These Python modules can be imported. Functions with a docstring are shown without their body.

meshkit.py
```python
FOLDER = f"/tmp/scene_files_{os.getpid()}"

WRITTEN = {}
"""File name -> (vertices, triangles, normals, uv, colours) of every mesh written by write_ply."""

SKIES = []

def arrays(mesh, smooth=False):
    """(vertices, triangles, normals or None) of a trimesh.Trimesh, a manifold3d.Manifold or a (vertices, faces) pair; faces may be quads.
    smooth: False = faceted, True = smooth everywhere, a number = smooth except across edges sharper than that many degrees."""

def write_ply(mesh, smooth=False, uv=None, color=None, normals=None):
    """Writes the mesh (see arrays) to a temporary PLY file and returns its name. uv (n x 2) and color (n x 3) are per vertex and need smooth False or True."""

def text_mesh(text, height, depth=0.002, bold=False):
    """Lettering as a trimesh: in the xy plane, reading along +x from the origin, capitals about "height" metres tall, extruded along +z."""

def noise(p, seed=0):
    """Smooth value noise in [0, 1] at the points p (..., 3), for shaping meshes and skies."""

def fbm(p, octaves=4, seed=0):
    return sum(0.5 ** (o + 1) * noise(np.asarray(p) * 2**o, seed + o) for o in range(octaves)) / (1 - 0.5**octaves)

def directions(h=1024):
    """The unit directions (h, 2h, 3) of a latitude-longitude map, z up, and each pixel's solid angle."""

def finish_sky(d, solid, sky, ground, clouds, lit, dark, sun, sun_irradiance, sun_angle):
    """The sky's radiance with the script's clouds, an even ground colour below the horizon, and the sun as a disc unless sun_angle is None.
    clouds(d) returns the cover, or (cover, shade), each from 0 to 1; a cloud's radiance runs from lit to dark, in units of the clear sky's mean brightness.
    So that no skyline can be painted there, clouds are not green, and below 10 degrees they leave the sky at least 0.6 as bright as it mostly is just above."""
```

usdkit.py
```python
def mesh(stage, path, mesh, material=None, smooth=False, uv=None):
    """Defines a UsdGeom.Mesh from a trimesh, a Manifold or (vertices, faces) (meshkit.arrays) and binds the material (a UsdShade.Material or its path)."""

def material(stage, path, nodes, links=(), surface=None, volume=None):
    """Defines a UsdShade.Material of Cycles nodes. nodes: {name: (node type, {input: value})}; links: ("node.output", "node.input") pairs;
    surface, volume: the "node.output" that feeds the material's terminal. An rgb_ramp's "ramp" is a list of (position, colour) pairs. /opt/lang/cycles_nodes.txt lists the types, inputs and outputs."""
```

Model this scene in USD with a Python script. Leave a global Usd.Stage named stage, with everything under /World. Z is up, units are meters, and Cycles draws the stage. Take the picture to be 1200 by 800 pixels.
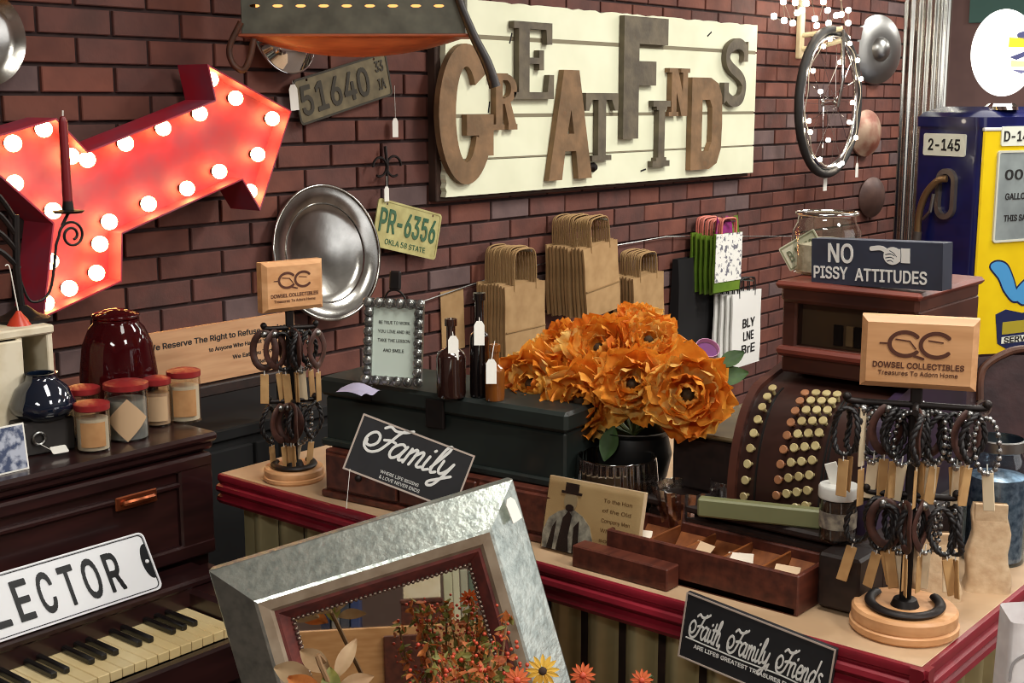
import math, random
import numpy as np, trimesh, meshkit, usdkit
from shapely import affinity, union_all
from shapely.geometry import Polygon, LineString, Point, box as sbox
from pxr import Usd, UsdGeom, UsdLux, UsdShade, Gf, Sdf

stage = Usd.Stage.CreateInMemory()
UsdGeom.SetStageUpAxis(stage, 'Z'); UsdGeom.SetStageMetersPerUnit(stage, 1.0)
UsdGeom.Xform.Define(stage, '/World'); UsdGeom.Scope.Define(stage, '/World/Looks')
rng = random.Random(7); nrg = np.random.default_rng(7)

# ---------------------------------------------------------------- camera
FPX, PITCH, YAW, DIST, EYE = 1550., math.radians(10.24), math.radians(39.5), 2.86, 1.63
fh = np.array([math.cos(YAW), math.sin(YAW), 0]); RT = np.array([math.sin(YAW), -math.cos(YAW), 0]); ZUP = np.array([0, 0, 1.])
FW = math.cos(PITCH) * fh - math.sin(PITCH) * ZUP; UP = math.sin(PITCH) * fh + math.cos(PITCH) * ZUP
CAM = np.array([0, -DIST, EYE])
cam = UsdGeom.Camera.Define(stage, '/World/Camera')
cam.CreateHorizontalApertureAttr(36.0); cam.CreateVerticalApertureAttr(24.0); cam.CreateFocalLengthAttr(36.0 * FPX / 1200)
cam.CreateClippingRangeAttr(Gf.Vec2f(0.05, 200))
mm = np.eye(4); mm[:3, 0], mm[:3, 1], mm[:3, 2], mm[:3, 3] = RT, UP, -FW, CAM
cam.AddTransformOp().Set(Gf.Matrix4d(*mm.T.ravel().tolist()))
cam.CreateExposureAttr(0.78)

# ---------------------------------------------------------------- light
dome = UsdLux.DomeLight.Define(stage, '/World/Dome'); dome.CreateIntensityAttr(0.10); dome.CreateColorAttr(Gf.Vec3f(1.0, 0.93, 0.88))
CEIL = 3.05
TROFFERS = [(1.4, -2.2), (4.0, -2.0), (6.6, -1.6), (1.4, -4.4), (4.0, -4.4), (6.6, -4.0), (9.0, -2.0), (-1.6, -3.2)]  # last troffer is an added lamp that brightens left-facing surfaces
for i, (lx, ly) in enumerate(TROFFERS):
    l = UsdLux.RectLight.Define(stage, f'/World/TrofferLight{i}')
    l.CreateWidthAttr(0.55); l.CreateHeightAttr(1.1); l.CreateIntensityAttr(17.0 * (0.6 if 0 < lx < 2 and ly > -3 else .8 if ly < -3.5 and lx > 2 else 1.3)); l.CreateColorAttr(Gf.Vec3f(1.0, 0.97, 0.9))
    l.AddTranslateOp().Set(Gf.Vec3d(lx, ly, CEIL - .03))
win = UsdLux.RectLight.Define(stage, '/World/ShopWindowLight')      # added fill light, no visible source; brightens upright faces and metal
win.CreateWidthAttr(5.0); win.CreateHeightAttr(1.7); win.CreateIntensityAttr(0.9); win.CreateColorAttr(Gf.Vec3f(0.95, 0.98, 1.0))
win.AddTranslateOp().Set(Gf.Vec3d(4.6, -6.93, 1.75)); win.AddRotateXOp().Set(90.0)

# ---------------------------------------------------------------- helpers
def ray(px, py): return FW + (px - 600) / FPX * RT - (py - 400) / FPX * UP
def at_y(px, py, y): d = ray(px, py); return CAM + d * ((y - CAM[1]) / d[1])
def at_x(px, py, x): d = ray(px, py); return CAM + d * ((x - CAM[0]) / d[0])
def at_z(px, py, z): d = ray(px, py); return CAM + d * ((z - CAM[2]) / d[2])
def at_t(px, py, t): return CAM + t * ray(px, py)
def depth(p): return float((np.asarray(p, float) - CAM) @ FW)

taken = {}
def numbered(path):
    n = taken.get(path, -1) + 1; taken[path] = n
    return path if n == 0 else f'{path}_{n:03d}'
def setm(x, M):
    if M is not None: x.AddTransformOp().Set(Gf.Matrix4d(*np.asarray(M, float).T.ravel().tolist()))
def keys(p, label=None, cat=None, group=None, kind=None):
    for k, v in (('label', label), ('category', cat), ('group', group), ('kind', kind)):
        if v: p.SetCustomDataByKey(k, v)
    return p
def thing(name, label, cat, M=None, group=None, kind=None):
    x = UsdGeom.Xform.Define(stage, numbered('/World/' + name)); setm(x, M)
    return keys(x.GetPrim(), label, cat, group, kind)
def part(parent, name, mesh, mat, label=None, smooth=30, kind=None):
    m = usdkit.mesh(stage, numbered(f'{parent.GetPath()}/{name}'), mesh, mat, smooth=smooth)
    return keys(m.GetPrim(), label, kind=kind)
def solo(name, mesh, mat, label, cat, M=None, group=None, kind=None, smooth=30):
    m = usdkit.mesh(stage, numbered('/World/' + name), mesh, mat, smooth=smooth); setm(m, M)
    return keys(m.GetPrim(), label, cat, group, kind)
def dup(root, M, label=None, group=None):
    was = root.GetCustomData(); base = root.GetName()
    if base[-4:-3] == '_' and base[-3:].isdigit(): base = base[:-4]
    x = UsdGeom.Xform.Define(stage, numbered('/World/' + base))
    x.GetPrim().GetReferences().AddInternalReference(root.GetPath())
    x.ClearXformOpOrder(); x.MakeMatrixXform().Set(Gf.Matrix4d(*np.asarray(M, float).T.ravel().tolist()))
    keys(x.GetPrim(), label or was['label'], was['category'], group or was.get('group')); x.GetPrim().SetInstanceable(True)
    return x.GetPrim()

def cat(*ms): return trimesh.util.concatenate([m for m in ms])
def mv(m, M): m = m.copy(); m.apply_transform(M); return m
def tr(x, y, z): M = np.eye(4); M[:3, 3] = x, y, z; return M
def rx(a): return trimesh.transformations.rotation_matrix(math.radians(a), [1, 0, 0])
def ry(a): return trimesh.transformations.rotation_matrix(math.radians(a), [0, 1, 0])
def rz(a): return trimesh.transformations.rotation_matrix(math.radians(a), [0, 0, 1])
def sc(x, y=None, z=None): return np.diag([x, x if y is None else y, x if z is None else z, 1.])
def frame(o, n, roll=0):
    """local x right, y up, z towards the viewer (the outward normal n); roll counter-clockwise in degrees"""
    n = np.asarray(n, float); n = n / np.linalg.norm(n); r = np.cross(ZUP, n); r /= np.linalg.norm(r); u = np.cross(n, r)
    M = np.eye(4); M[:3, 0], M[:3, 1], M[:3, 2], M[:3, 3] = r, u, n, o
    return M @ rz(roll)
def stand(o, n):
    """local x right, y away from the viewer, z up"""
    n = np.asarray(n, float) * [1, 1, 0]; n = n / np.linalg.norm(n); M = np.eye(4)
    M[:3, 0], M[:3, 1], M[:3, 3] = np.cross(ZUP, n), -n, o
    return M
def bx(x0, x1, y0, y1, z0, z1, b=.002):
    lo, hi = np.minimum([x0, y0, z0], [x1, y1, z1]), np.maximum([x0, y0, z0], [x1, y1, z1])
    if b <= 0:
        m = trimesh.creation.box(hi - lo); m.apply_translation((lo + hi) / 2); return m
    b = min(b, *(hi - lo) * .45); pts = []
    for s in np.ndindex(2, 2, 2):
        c = np.where(np.array(s) > 0, hi, lo); d = np.where(np.array(s) > 0, -b, b)
        for k in range(3):
            q = c + d; q[k] = c[k]; pts.append(q)
    return trimesh.convex.convex_hull(np.array(pts))
def lathe(prof, n=40): return trimesh.creation.revolve(np.array(prof, float), sections=n)
def ext(poly, d):
    gs = [g for g in getattr(poly, 'geoms', [poly]) if g.area > 1e-9]
    return cat(*[trimesh.creation.extrude_polygon(g, d, engine='earcut') for g in gs])
def tube(pts, r, n=8, closed=False):
    p = np.asarray(pts, float)
    if closed: p = np.vstack([p, p[:1]])
    t = np.gradient(p, axis=0)
    if closed: t[0] = t[-1] = p[1] - p[-2]
    t /= np.linalg.norm(t, axis=1, keepdims=True) + 1e-12
    a = np.zeros_like(p); a0 = np.cross(t[0], [0, 0, 1.] if abs(t[0, 2]) < .9 else [1., 0, 0])
    for i in range(len(p)):
        a0 = a0 - t[i] * (a0 @ t[i]); a0 /= np.linalg.norm(a0) + 1e-12; a[i] = a0
    b = np.cross(t, a); g = np.arange(n) * 2 * np.pi / n; r = np.broadcast_to(r, (len(p),))
    v = (p[:, None] + r[:, None, None] * (np.cos(g)[None, :, None] * a[:, None] + np.sin(g)[None, :, None] * b[:, None])).reshape(-1, 3)
    f = []
    for i in range(len(p) - 1):
        for j in range(n):
            q = [i * n + j, i * n + (j + 1) % n, (i + 1) * n + (j + 1) % n, (i + 1) * n + j]; f += [[q[0], q[1], q[2]], [q[0], q[2], q[3]]]
    if not closed:
        k = len(p) - 1
        for j in range(1, n - 1): f += [[0, j + 1, j], [k * n, k * n + j, k * n + j + 1]]
    return trimesh.Trimesh(v, f, process=False)
def spline(pts, n=8, closed=False):
    p = np.asarray(pts, float); N = len(p); out = []
    for i in range(N if closed else N - 1):
        g = (lambda k: p[k % N]) if closed else (lambda k: p[min(max(k, 0), N - 1)])
        a, b, c, d = g(i - 1), g(i), g(i + 1), g(i + 2)
        for s in np.linspace(0, 1, n, endpoint=False):
            out.append(.5 * (2 * b + (c - a) * s + (2 * a - 5 * b + 4 * c - d) * s * s + (3 * b - a - 3 * c + d) * s ** 3))
    if not closed: out.append(p[-1])
    return np.array(out)
def ball(r, c=(0, 0, 0), s=2): m = trimesh.creation.icosphere(s, r); m.apply_translation(c); return m
def rod(a, b, r, n=10): return tube([a, b], r, n)
def grid(fn, nu, nv):
    u, v = np.meshgrid(np.linspace(0, 1, nu), np.linspace(0, 1, nv), indexing='ij')
    P = np.stack(fn(u, v), -1).reshape(-1, 3); f = []
    for i in range(nu - 1):
        for j in range(nv - 1):
            a = i * nv + j; f += [[a, a + nv, a + nv + 1], [a, a + nv + 1, a + 1]]
    return trimesh.Trimesh(P, f, process=False)
def rrect(w, h, r, n=5): return sbox(-w / 2 + r, -h / 2 + r, w / 2 - r, h / 2 - r).buffer(r, quad_segs=n) if r > 0 else sbox(-w / 2, -h / 2, w / 2, h / 2)
def txt(s, h, w=None, d=.001, bold=False, cx=0., cy=0., z=0.):
    """lettering centred on (cx, cy), capitals h tall, stretched to the width w"""
    m = meshkit.text_mesh(s, h, d, bold); b = m.bounds
    k = 1 if w is None else w / (b[1][0] - b[0][0])
    m.apply_transform(sc(k, 1, 1)); b = m.bounds
    m.apply_translation([cx - (b[0][0] + b[1][0]) / 2, cy - h / 2, z]); return m

# ---------------------------------------------------------------- materials
def lin(c):
    c = np.asarray(c, float) / 255
    return tuple(np.where(c <= .04045, c / 12.92, ((c + .055) / 1.055) ** 2.4))
def mat(name, c1, c2=None, scale=12., rough=.5, metallic=0., bump=0., stretch=(1, 1, 1), detail=5, lo=.35, hi=.65, vary=0., c3=None, dist=0., bscale=None, **kw):
    nodes = {'p': ('principled_bsdf', {'roughness': rough, 'metallic': metallic, **kw})}; links = []
    if c2 is None and bump == 0 and vary == 0: nodes['p'][1]['base_color'] = lin(c1)
    else:
        c2 = c2 or c1
        nodes['tc'] = ('texture_coordinate', {}); nodes['mp'] = ('mapping', {'scale': stretch})
        nodes['n'] = ('noise_texture', {'scale': scale, 'detail': detail, 'distortion': dist})
        nodes['r'] = ('rgb_ramp', {'ramp': [(0, lin(c1)), (lo, lin(c1)), (hi, lin(c2)), (1, lin(c3 or c2))]})
        links += [('tc.object', 'mp.vector'), ('mp.vector', 'n.vector'), ('n.fac', 'r.fac')]
        src = 'r.color'
        if vary:
            nodes['oi'] = ('object_info', {}); nodes['mr'] = ('map_range', {'from_min': 0., 'from_max': 1., 'to_min': 1 - vary, 'to_max': 1 + vary})
            nodes['hs'] = ('hsv', {}); links += [('oi.random', 'mr.value'), ('mr.result', 'hs.value'), (src, 'hs.color')]; src = 'hs.color'
        links.append((src, 'p.base_color'))
        if bump:
            nodes['n2'] = ('noise_texture', {'scale': bscale or scale * 2, 'detail': 6}); nodes['b'] = ('bump', {'strength': bump, 'distance': .01})
            links += [('mp.vector', 'n2.vector'), ('n2.fac', 'b.height'), ('b.normal', 'p.normal')]
    return usdkit.material(stage, f'/World/Looks/{name}', nodes, links, surface='p.BSDF')
def emit(name, c, s):
    return usdkit.material(stage, f'/World/Looks/{name}', {'e': ('emission', {'color': lin(c), 'strength': s})}, surface='e.emission')
def glass(name, c, rough=.02, fac_ior=1.5, tint=True):
    """thin glass: tinted transparency under a fresnel gloss"""
    return usdkit.material(stage, f'/World/Looks/{name}', {'t': ('transparent_bsdf', {'color': lin(c)}), 'g': ('glossy_bsdf', {'color': (1, 1, 1), 'roughness': rough}), 'w': ('layer_weight', {'blend': .5}),
        'q': ('math', {'math_type': 'power', 'value2': 4.}), 'f': ('math', {'math_type': 'multiply_add', 'value2': .9, 'value3': ((fac_ior - 1) / (fac_ior + 1)) ** 2 * 1.6}), 'm': ('mix_closure', {})},
        [('w.facing', 'q.value1'), ('q.value', 'f.value1'), ('f.value', 'm.fac'), ('t.BSDF', 'm.closure1'), ('g.BSDF', 'm.closure2')], surface='m.closure')
def leafy(name, c1, c2, scale=30., tl=.25):
    return usdkit.material(stage, f'/World/Looks/{name}', {'tc': ('texture_coordinate', {}), 'n': ('noise_texture', {'scale': scale, 'detail': 4}), 'r': ('rgb_ramp', {'ramp': [(.35, lin(c1)), (.65, lin(c2))]}),
        'p': ('principled_bsdf', {'roughness': .65}), 't': ('translucent_bsdf', {}), 'm': ('mix_closure', {'fac': tl})},
        [('tc.object', 'n.vector'), ('n.fac', 'r.fac'), ('r.color', 'p.base_color'), ('r.color', 't.color'), ('p.BSDF', 'm.closure1'), ('t.BSDF', 'm.closure2')], surface='m.closure')

BRICKS = [mat('brick_a', (110, 64, 53), (88, 50, 43), 9, .8, bump=.35, vary=.14), mat('brick_b', (120, 70, 56), (96, 54, 45), 7, .8, bump=.35, vary=.14),
          mat('brick_c', (102, 62, 55), (84, 54, 49), 11, .8, bump=.35, vary=.12), mat('brick_grey', (110, 88, 86), (90, 71, 71), 8, .8, bump=.3, vary=.1)]
MORTAR = mat('mortar', (58, 38, 36), (44, 28, 28), 40, .9)
WHITEP = mat('white_paper', (236, 234, 226), rough=.7); BLACK = mat('black_paint', (14, 14, 15), rough=.45); INK = mat('black_ink', (22, 20, 20), rough=.7)
KRAFT = mat('kraft_paper', (176, 142, 98), (160, 126, 84), 18, .8, vary=.05); KRAFTD = mat('kraft_cord', (165, 132, 88), rough=.85)
CREAM = mat('cream_paint', (236, 238, 210), (224, 226, 196), 5, .6, lo=.4, hi=.75)
MAHOG = mat('dark_mahogany', (46, 22, 22), (30, 14, 15), 6, .28, stretch=(1, 6, 6), bump=.02, coat_weight=.25); MAHOG2 = mat('mahogany_panel', (52, 25, 24), (36, 17, 17), 6, .3, stretch=(1, 5, 5), coat_weight=.2)
REDWOOD = mat('red_brown_wood', (98, 48, 34), (66, 30, 22), 9, .45, stretch=(6, 1, 6), bump=.05); OAK = mat('honey_wood', (206, 156, 104), (184, 132, 82), 7, .5, stretch=(1.5, 8, 8), bump=.03)
WALNUT = mat('walnut_wood', (78, 46, 32), (52, 28, 20), 9, .5, stretch=(6, 1, 6), bump=.06); DARKWOOD = mat('dark_wood', (44, 28, 24), (28, 17, 15), 10, .5, stretch=(6, 1, 6))
CHROME = mat('chrome', (215, 215, 215), rough=.08, metallic=1.); SILVER = mat('worn_silver', (200, 198, 192), (150, 148, 142), 9, .16, 1., bump=.03)
STEEL = mat('brushed_steel', (150, 150, 148), rough=.35, metallic=1.); RUST = mat('rusty_steel', (142, 110, 78), (112, 88, 62), 14, .7, .1, bump=.25, c3=(146, 92, 54)); RUSTD = mat('dark_rusty_steel', (112, 102, 84), (86, 78, 66), 14, .65, .15, bump=.25)
GALV = mat('galvanised_steel', (168, 172, 164), (128, 134, 128), 30, .38, .75, bump=.12, c3=(104, 100, 88)); IRON = mat('black_iron', (26, 22, 22), (38, 30, 28), 30, .5, .5)
BRASS = mat('brass', (176, 128, 66), (140, 98, 48), 20, .35, 1.); LEATHER = mat('dark_leather', (40, 26, 22), (24, 16, 15), 30, .5); LEATHERB = mat('brown_leather', (92, 54, 36), (66, 38, 26), 30, .55)
REDTRIM = mat('red_trim', (132, 24, 40), (112, 18, 32), 14, .4); TAN = mat('tan_laminate', (190, 160, 128), (172, 142, 110), 9, .42)

# ================================================================ THE SETTING
PLASTER = mat('plaster', (150, 128, 120), (136, 114, 108), 3, .9); FLOORM = mat('floor_board', (96, 78, 66), (78, 62, 52), 6, .6, stretch=(1, 8, 1)); CEILM = mat('ceiling_tile', (205, 203, 196), rough=.9)
def struct(name, m, mt, parent=None):
    if parent: return part(parent, name, m, mt)
    return solo(name, m, mt, None, None, kind='structure', smooth=False)
struct('floor', bx(-4, 11, -7, 2.6, -.05, 0, 0), FLOORM)
struct('ceiling', bx(-4, 11, -7, 2.6, CEIL + .02, CEIL + .1, 0), CEILM)
struct('wall_front', bx(-4, 11, -7.1, -7, 0, CEIL, 0), PLASTER)
w1 = thing('window_1', None, None, kind='structure')  # unseen window frame, added around the fill light
for i in range(6): part(w1, 'mullion', bx(2.08 + i * 1.0, 2.12 + i * 1.0, -7.0, -6.9, .88, 2.62, .004), WHITEP)
for z in (.88, 2.6): part(w1, 'rail', bx(2.08, 7.12, -7.0, -6.9, z, z + .05, .004), WHITEP)
struct('wall_left', bx(-4.1, -4, -7, 2.6, 0, CEIL, 0), PLASTER)
wr = thing('wall_right', None, None, kind='structure')
part(wr, 'plaster', bx(10.6, 10.7, -7, 2.6, 0, CEIL, 0), mat('mauve_plaster', (150, 118, 112), (132, 104, 100), 3, .9), smooth=False)
part(wr, 'teal_band', bx(10.57, 10.6, at_x(1330, 10, 10.57)[1], at_x(1136, 10, 10.57)[1], at_x(1160, 26, 10.57)[2], 2.9, .004), mat('teal_paint', (96, 138, 128), rough=.6), smooth=False)
# brick wall: a mortar slab and one mesh for each brick in view
wall = thing('wall_back', None, None, kind='structure')
part(wall, 'mortar', bx(-4, 6.84, .004, .15, 0, CEIL, 0), MORTAR, smooth=False)
PX, PZ, JT = .203, .068, .0095
def brick_mesh(x0, x1, z0, z1, d):
    c = .0022
    v = [(x0, .006, z0), (x1, .006, z0), (x1, .006, z1), (x0, .006, z1), (x0, -d + c, z0), (x1, -d + c, z0), (x1, -d + c, z1), (x0, -d + c, z1),
         (x0 + c, -d, z0 + c), (x1 - c, -d, z0 + c), (x1 - c, -d, z1 - c), (x0 + c, -d, z1 - c)]
    f = []
    for a, b in ((0, 4), (4, 8)):
        for i in range(4):
            j = (i + 1) % 4; f += [[a + i, a + j, b + j], [a + i, b + j, b + i]]
    f += [[8, 9, 10], [8, 10, 11]]
    return trimesh.Trimesh(v, f, process=False)
def project(p): q = np.asarray(p) - CAM; z = q @ FW; return 600 + FPX * (q @ RT) / z, 400 - FPX * (q @ UP) / z
HIDDEN = [Polygon([(510, 10), (870, 32), (862, 200), (518, 222)]), Polygon([(110, 190), (250, 130), (285, 200), (150, 262)]), Polygon([(560, 330), (790, 370), (790, 420), (560, 420)]),
          Polygon([(805, 290), (890, 320), (890, 425), (810, 330)]), Polygon([(290, -5), (540, -5), (540, 40), (290, 42)]), Polygon([(335, 240), (420, 240), (420, 350), (335, 350)]), Polygon([(0, 370), (330, 385), (330, 800), (0, 800)]), Polygon([(390, 440), (900, 440), (900, 800), (390, 800)]), Polygon([(955, 330), (1200, 330), (1200, 800), (955, 800)])]
seen, rest = [], []
for k in range(-17, 26):
    z1 = 1.854 - PZ * k; z0 = z1 - PZ
    if z0 < .02 or z1 > CEIL: continue
    off = 1.729 + (PX / 2 if k % 2 else 0)
    for i in range(-12, 24):
        x0 = off + PX * i
        if x0 > 6.62: continue
        d = .005 + .003 * rng.random(); j = JT / 2
        m = (x0 + j, x0 + PX - j, z0 + j, z1 - j, d)
        x, y = project((x0 + PX / 2, 0, (z0 + z1) / 2)); x2, y2 = project((x0 + PX, 0, z0)); x3, y3 = project((x0, 0, z1))
        ok = -20 < x < 1060 and -14 < y < 470 and not any(h.contains(Point(x, y)) for h in HIDDEN)
        (seen if ok else rest).append((-(x2 - x3) * (y2 - y3), m))
seen.sort(key=lambda s: s[0]); rest += seen[300:]
def bmat(): u = rng.random(); return BRICKS[0] if u < .36 else BRICKS[1] if u < .62 else BRICKS[2] if u < .91 else BRICKS[3]
for _, m in seen[:300]: part(wall, 'brick', brick_mesh(*m), bmat(), smooth=False)
for n, mt in enumerate(BRICKS): 
    sel = [m for q, (_, m) in enumerate(rest) if (q * 7 + q // 5) % 11 in ((0, 3, 6, 9), (1, 4, 7), (2, 5, 8), (10,))[n]]
    part(wall, 'bricks', cat(*[brick_mesh(*m) for m in sel]), mt, smooth=False, kind='stuff')
# ceiling light fixtures, the last one for the added lamp
for i, (lx, ly) in enumerate(TROFFERS):
    t = thing('ceiling_light', 'fluorescent ceiling light fixture in white metal frame above the shop floor', 'ceiling light', tr(lx, ly, CEIL), group='fluorescent ceiling lights')
    part(t, 'frame', cat(bx(-.31, -.28, -.58, .58, -.03, .02), bx(.28, .31, -.58, .58, -.03, .02), bx(-.28, .28, -.58, -.555, -.03, .02), bx(-.28, .28, .555, .58, -.03, .02)), WHITEP)
# ---------------------------------------------------------------- corrugated steel column
CORR = mat('column_steel', (214, 212, 204), (190, 192, 184), 5, .2, 1.)
def column():
    c = np.array([6.74, -.04]); n = 360; a = np.linspace(0, 2 * np.pi, n, endpoint=False); r = .138 + .007 * np.cos(a * 22)
    pl = Polygon(np.stack([c[0] + r * np.cos(a), c[1] + r * np.sin(a)], 1))
    t = thing('column', 'shiny ribbed steel column standing at the far end of the brick wall', 'column')
    part(t, 'ribbed_sleeve', ext(pl, CEIL), CORR, smooth=50)
    part(t, 'edge_trim', mv(bx(-.018, .018, -.02, .02, 0, CEIL), tr(6.93, -.055, 0)), mat('white_trim', (225, 222, 214), rough=.4), 'white strip down the right edge of the column')
column()
# counter: tan laminate top with red edge and corrugated front
CX, CY0, CY1, CZ = 1.605, -2.236, -.78, .9
ct = thing('counter', 'shop counter with tan laminate top, red ribbed edge and corrugated metal front', 'counter')
CX1 = 2.75
part(ct, 'countertop', bx(CX, CX1, CY0, CY1, CZ - .03, CZ, .0015), TAN)
def edge(nm, p, q, n):
    prof = Polygon([(0, -.0007), (.006, -.0015), (.008, -.006), (.008, -.013), (.004, -.016), (.004, -.019), (.012, -.023), (.014, -.03), (.010, -.036), (.004, -.038), (.004, -.041), (.010, -.045), (.012, -.052), (.006, -.06), (-.012, -.062), (-.012, -.0007)])
    L = np.linalg.norm(np.subtract(q, p)); m = ext(prof, L); d = np.subtract(q, p) / L
    M = np.eye(4); M[:3, 0], M[:3, 1], M[:3, 2], M[:3, 3] = n, ZUP, d, p
    if np.linalg.det(M[:3, :3]) < 0: m.invert()
    part(ct, nm, mv(m, M), REDTRIM, smooth=40)
edge('edge_moulding', (CX, CY0 - .012, CZ), (CX, CY1, CZ), (-1, 0, 0)); edge('edge_moulding', (CX - .012, CY0, CZ), (CX1, CY0, CZ), (0, -1, 0))
def corrugated(L, h, pitch=.076, amp=.019):
    n = int(L / pitch * 10); s = np.linspace(0, L, n); w = amp * np.sin(s / pitch * 2 * np.pi)
    return grid(lambda u, v: (u * L, np.interp(u * L, s, w), v * h), n, 2)
GALVC = mat('corrugated_front', (196, 184, 138), (150, 140, 104), 6, .4, .6, c3=(126, 84, 52))
part(ct, 'front_panel', mv(corrugated(CY1 - CY0 - .04, CZ - .08), tr(CX + .055, CY1, .02) @ rz(-90)), GALVC, 'corrugated metal front', smooth=60)
part(ct, 'side_panel', mv(corrugated(CX1 - CX - .06, CZ - .08), tr(CX + .04, CY0 + .05, .02)), GALVC, 'corrugated metal side', smooth=60)
part(ct, 'body', bx(CX + .07, CX1 - .02, CY0 + .07, CY1 - .02, .01, CZ - .03), DARKWOOD)
# added black block painting the deep shade between piano and wall
SOOT = mat('soot_black', (11, 10, 11), rough=.9)  # near-black that paints the shade of the gap
bc = thing('low_cabinet', 'black block standing in for shade in the gap between piano, counter and brick wall', 'cabinet')
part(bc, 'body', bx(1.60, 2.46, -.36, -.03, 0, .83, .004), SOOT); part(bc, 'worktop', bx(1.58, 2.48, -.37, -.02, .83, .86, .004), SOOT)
for i in range(2): part(bc, 'door', bx(1.62 + i * .41, 2.02 + i * .41, -.374, -.36, .06, .81, .003), SOOT)  # door panels belong to the added shade block

# ================================================================ ON THE BRICK WALL
# big white plank sign with salvaged letters
S0 = np.array([3.07, -.05, 1.335]); SW, SH = 1.93, .615
sg = thing('plank_sign', 'large cream painted plank board carrying mismatched rusty letters, on brick wall', 'sign', frame(S0, (0, -1, 0)))
def loc(px, py): p = at_y(px, py, -.075); return p[0] - S0[0], p[2] - S0[2]
cuts = [0, .117, .253, .4985, SH]
for i in range(4):
    z0, z1 = cuts[i], cuts[i + 1]; n = 60; xs = np.linspace(0, SW, n)
    top = np.full(n, z1 - .004)
    if i == 3: top -= np.clip(nrg.normal(0, .004, n), 0, .02)
    left = nrg.random(8) * .007
    pl = Polygon([(0, z0 + .003), (SW, z0 + .003)] + list(zip(xs[::-1], top[::-1])) + [(left[q], z1 - .006 - (z1 - z0 - .012) * q / 8) for q in range(8)])
    part(sg, 'plank', mv(ext(pl.buffer(0), .022), tr(0, 0, -.012)), CREAM, smooth=False)
part(sg, 'backing', bx(-.018, SW, -.012, SH - .004, -.048, -.012, .003), mat('sign_backing', (74, 52, 42), (52, 36, 30), 8, .8), 'dark brown edge of the board')
part(sg, 'groove', cat(*[bx(.01, SW - .01, c - d_, c + d_, -.012, .0104, 0) for c, d_ in zip(cuts[1:4], (.0025, .006, .007))]), mat('groove_paint', (132, 124, 100), rough=.8), smooth=False, kind='stuff')
for x, y, a in ((.62, .13, 20), (.32, .5, 70), (.21, .28, 80), (.95, .545, 80), (1.1, .045, 10), (1.55, .56, 30)): part(sg, 'paint_chip', mv(ext(affinity.rotate(sbox(-.018, -.003, .018, .003), a), .0008), tr(x, y, .0101)), INK, smooth=False)
def arcring(w, h, t, a0, a1):
    a = np.radians(np.linspace(a0, a1, 40))
    o = [(w / 2 * math.cos(q) + .5, h / 2 * math.sin(q) + .5) for q in a]; i = [((w / 2 - t[0]) * math.cos(q) + .5, (h / 2 - t[1]) * math.sin(q) + .5) for q in a]
    return Polygon(o + i[::-1]).buffer(0)
def U(*g): return union_all(list(g))
def P(*p): return Polygon(p)
L_G = U(arcring(1, 1, (.3, .16), 38, 333), sbox(.5, .35, 1, .5), sbox(.72, .2, 1, .5))
L_R = U(sbox(.1, .05, .38, .95), sbox(0, 0, .45, .1), sbox(0, .9, .5, 1), affinity.translate(affinity.scale(arcring(1, 1, (.26, .2), -92, 92), .95, .52, origin=(.5, .5)), 0, .23), sbox(.35, .46, .6, .56), sbox(.35, .88, .6, 1), P((.45, .5), (.7, .5), (.95, .1), (1, 0), (.68, 0)), sbox(.62, 0, 1, .1))
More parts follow.
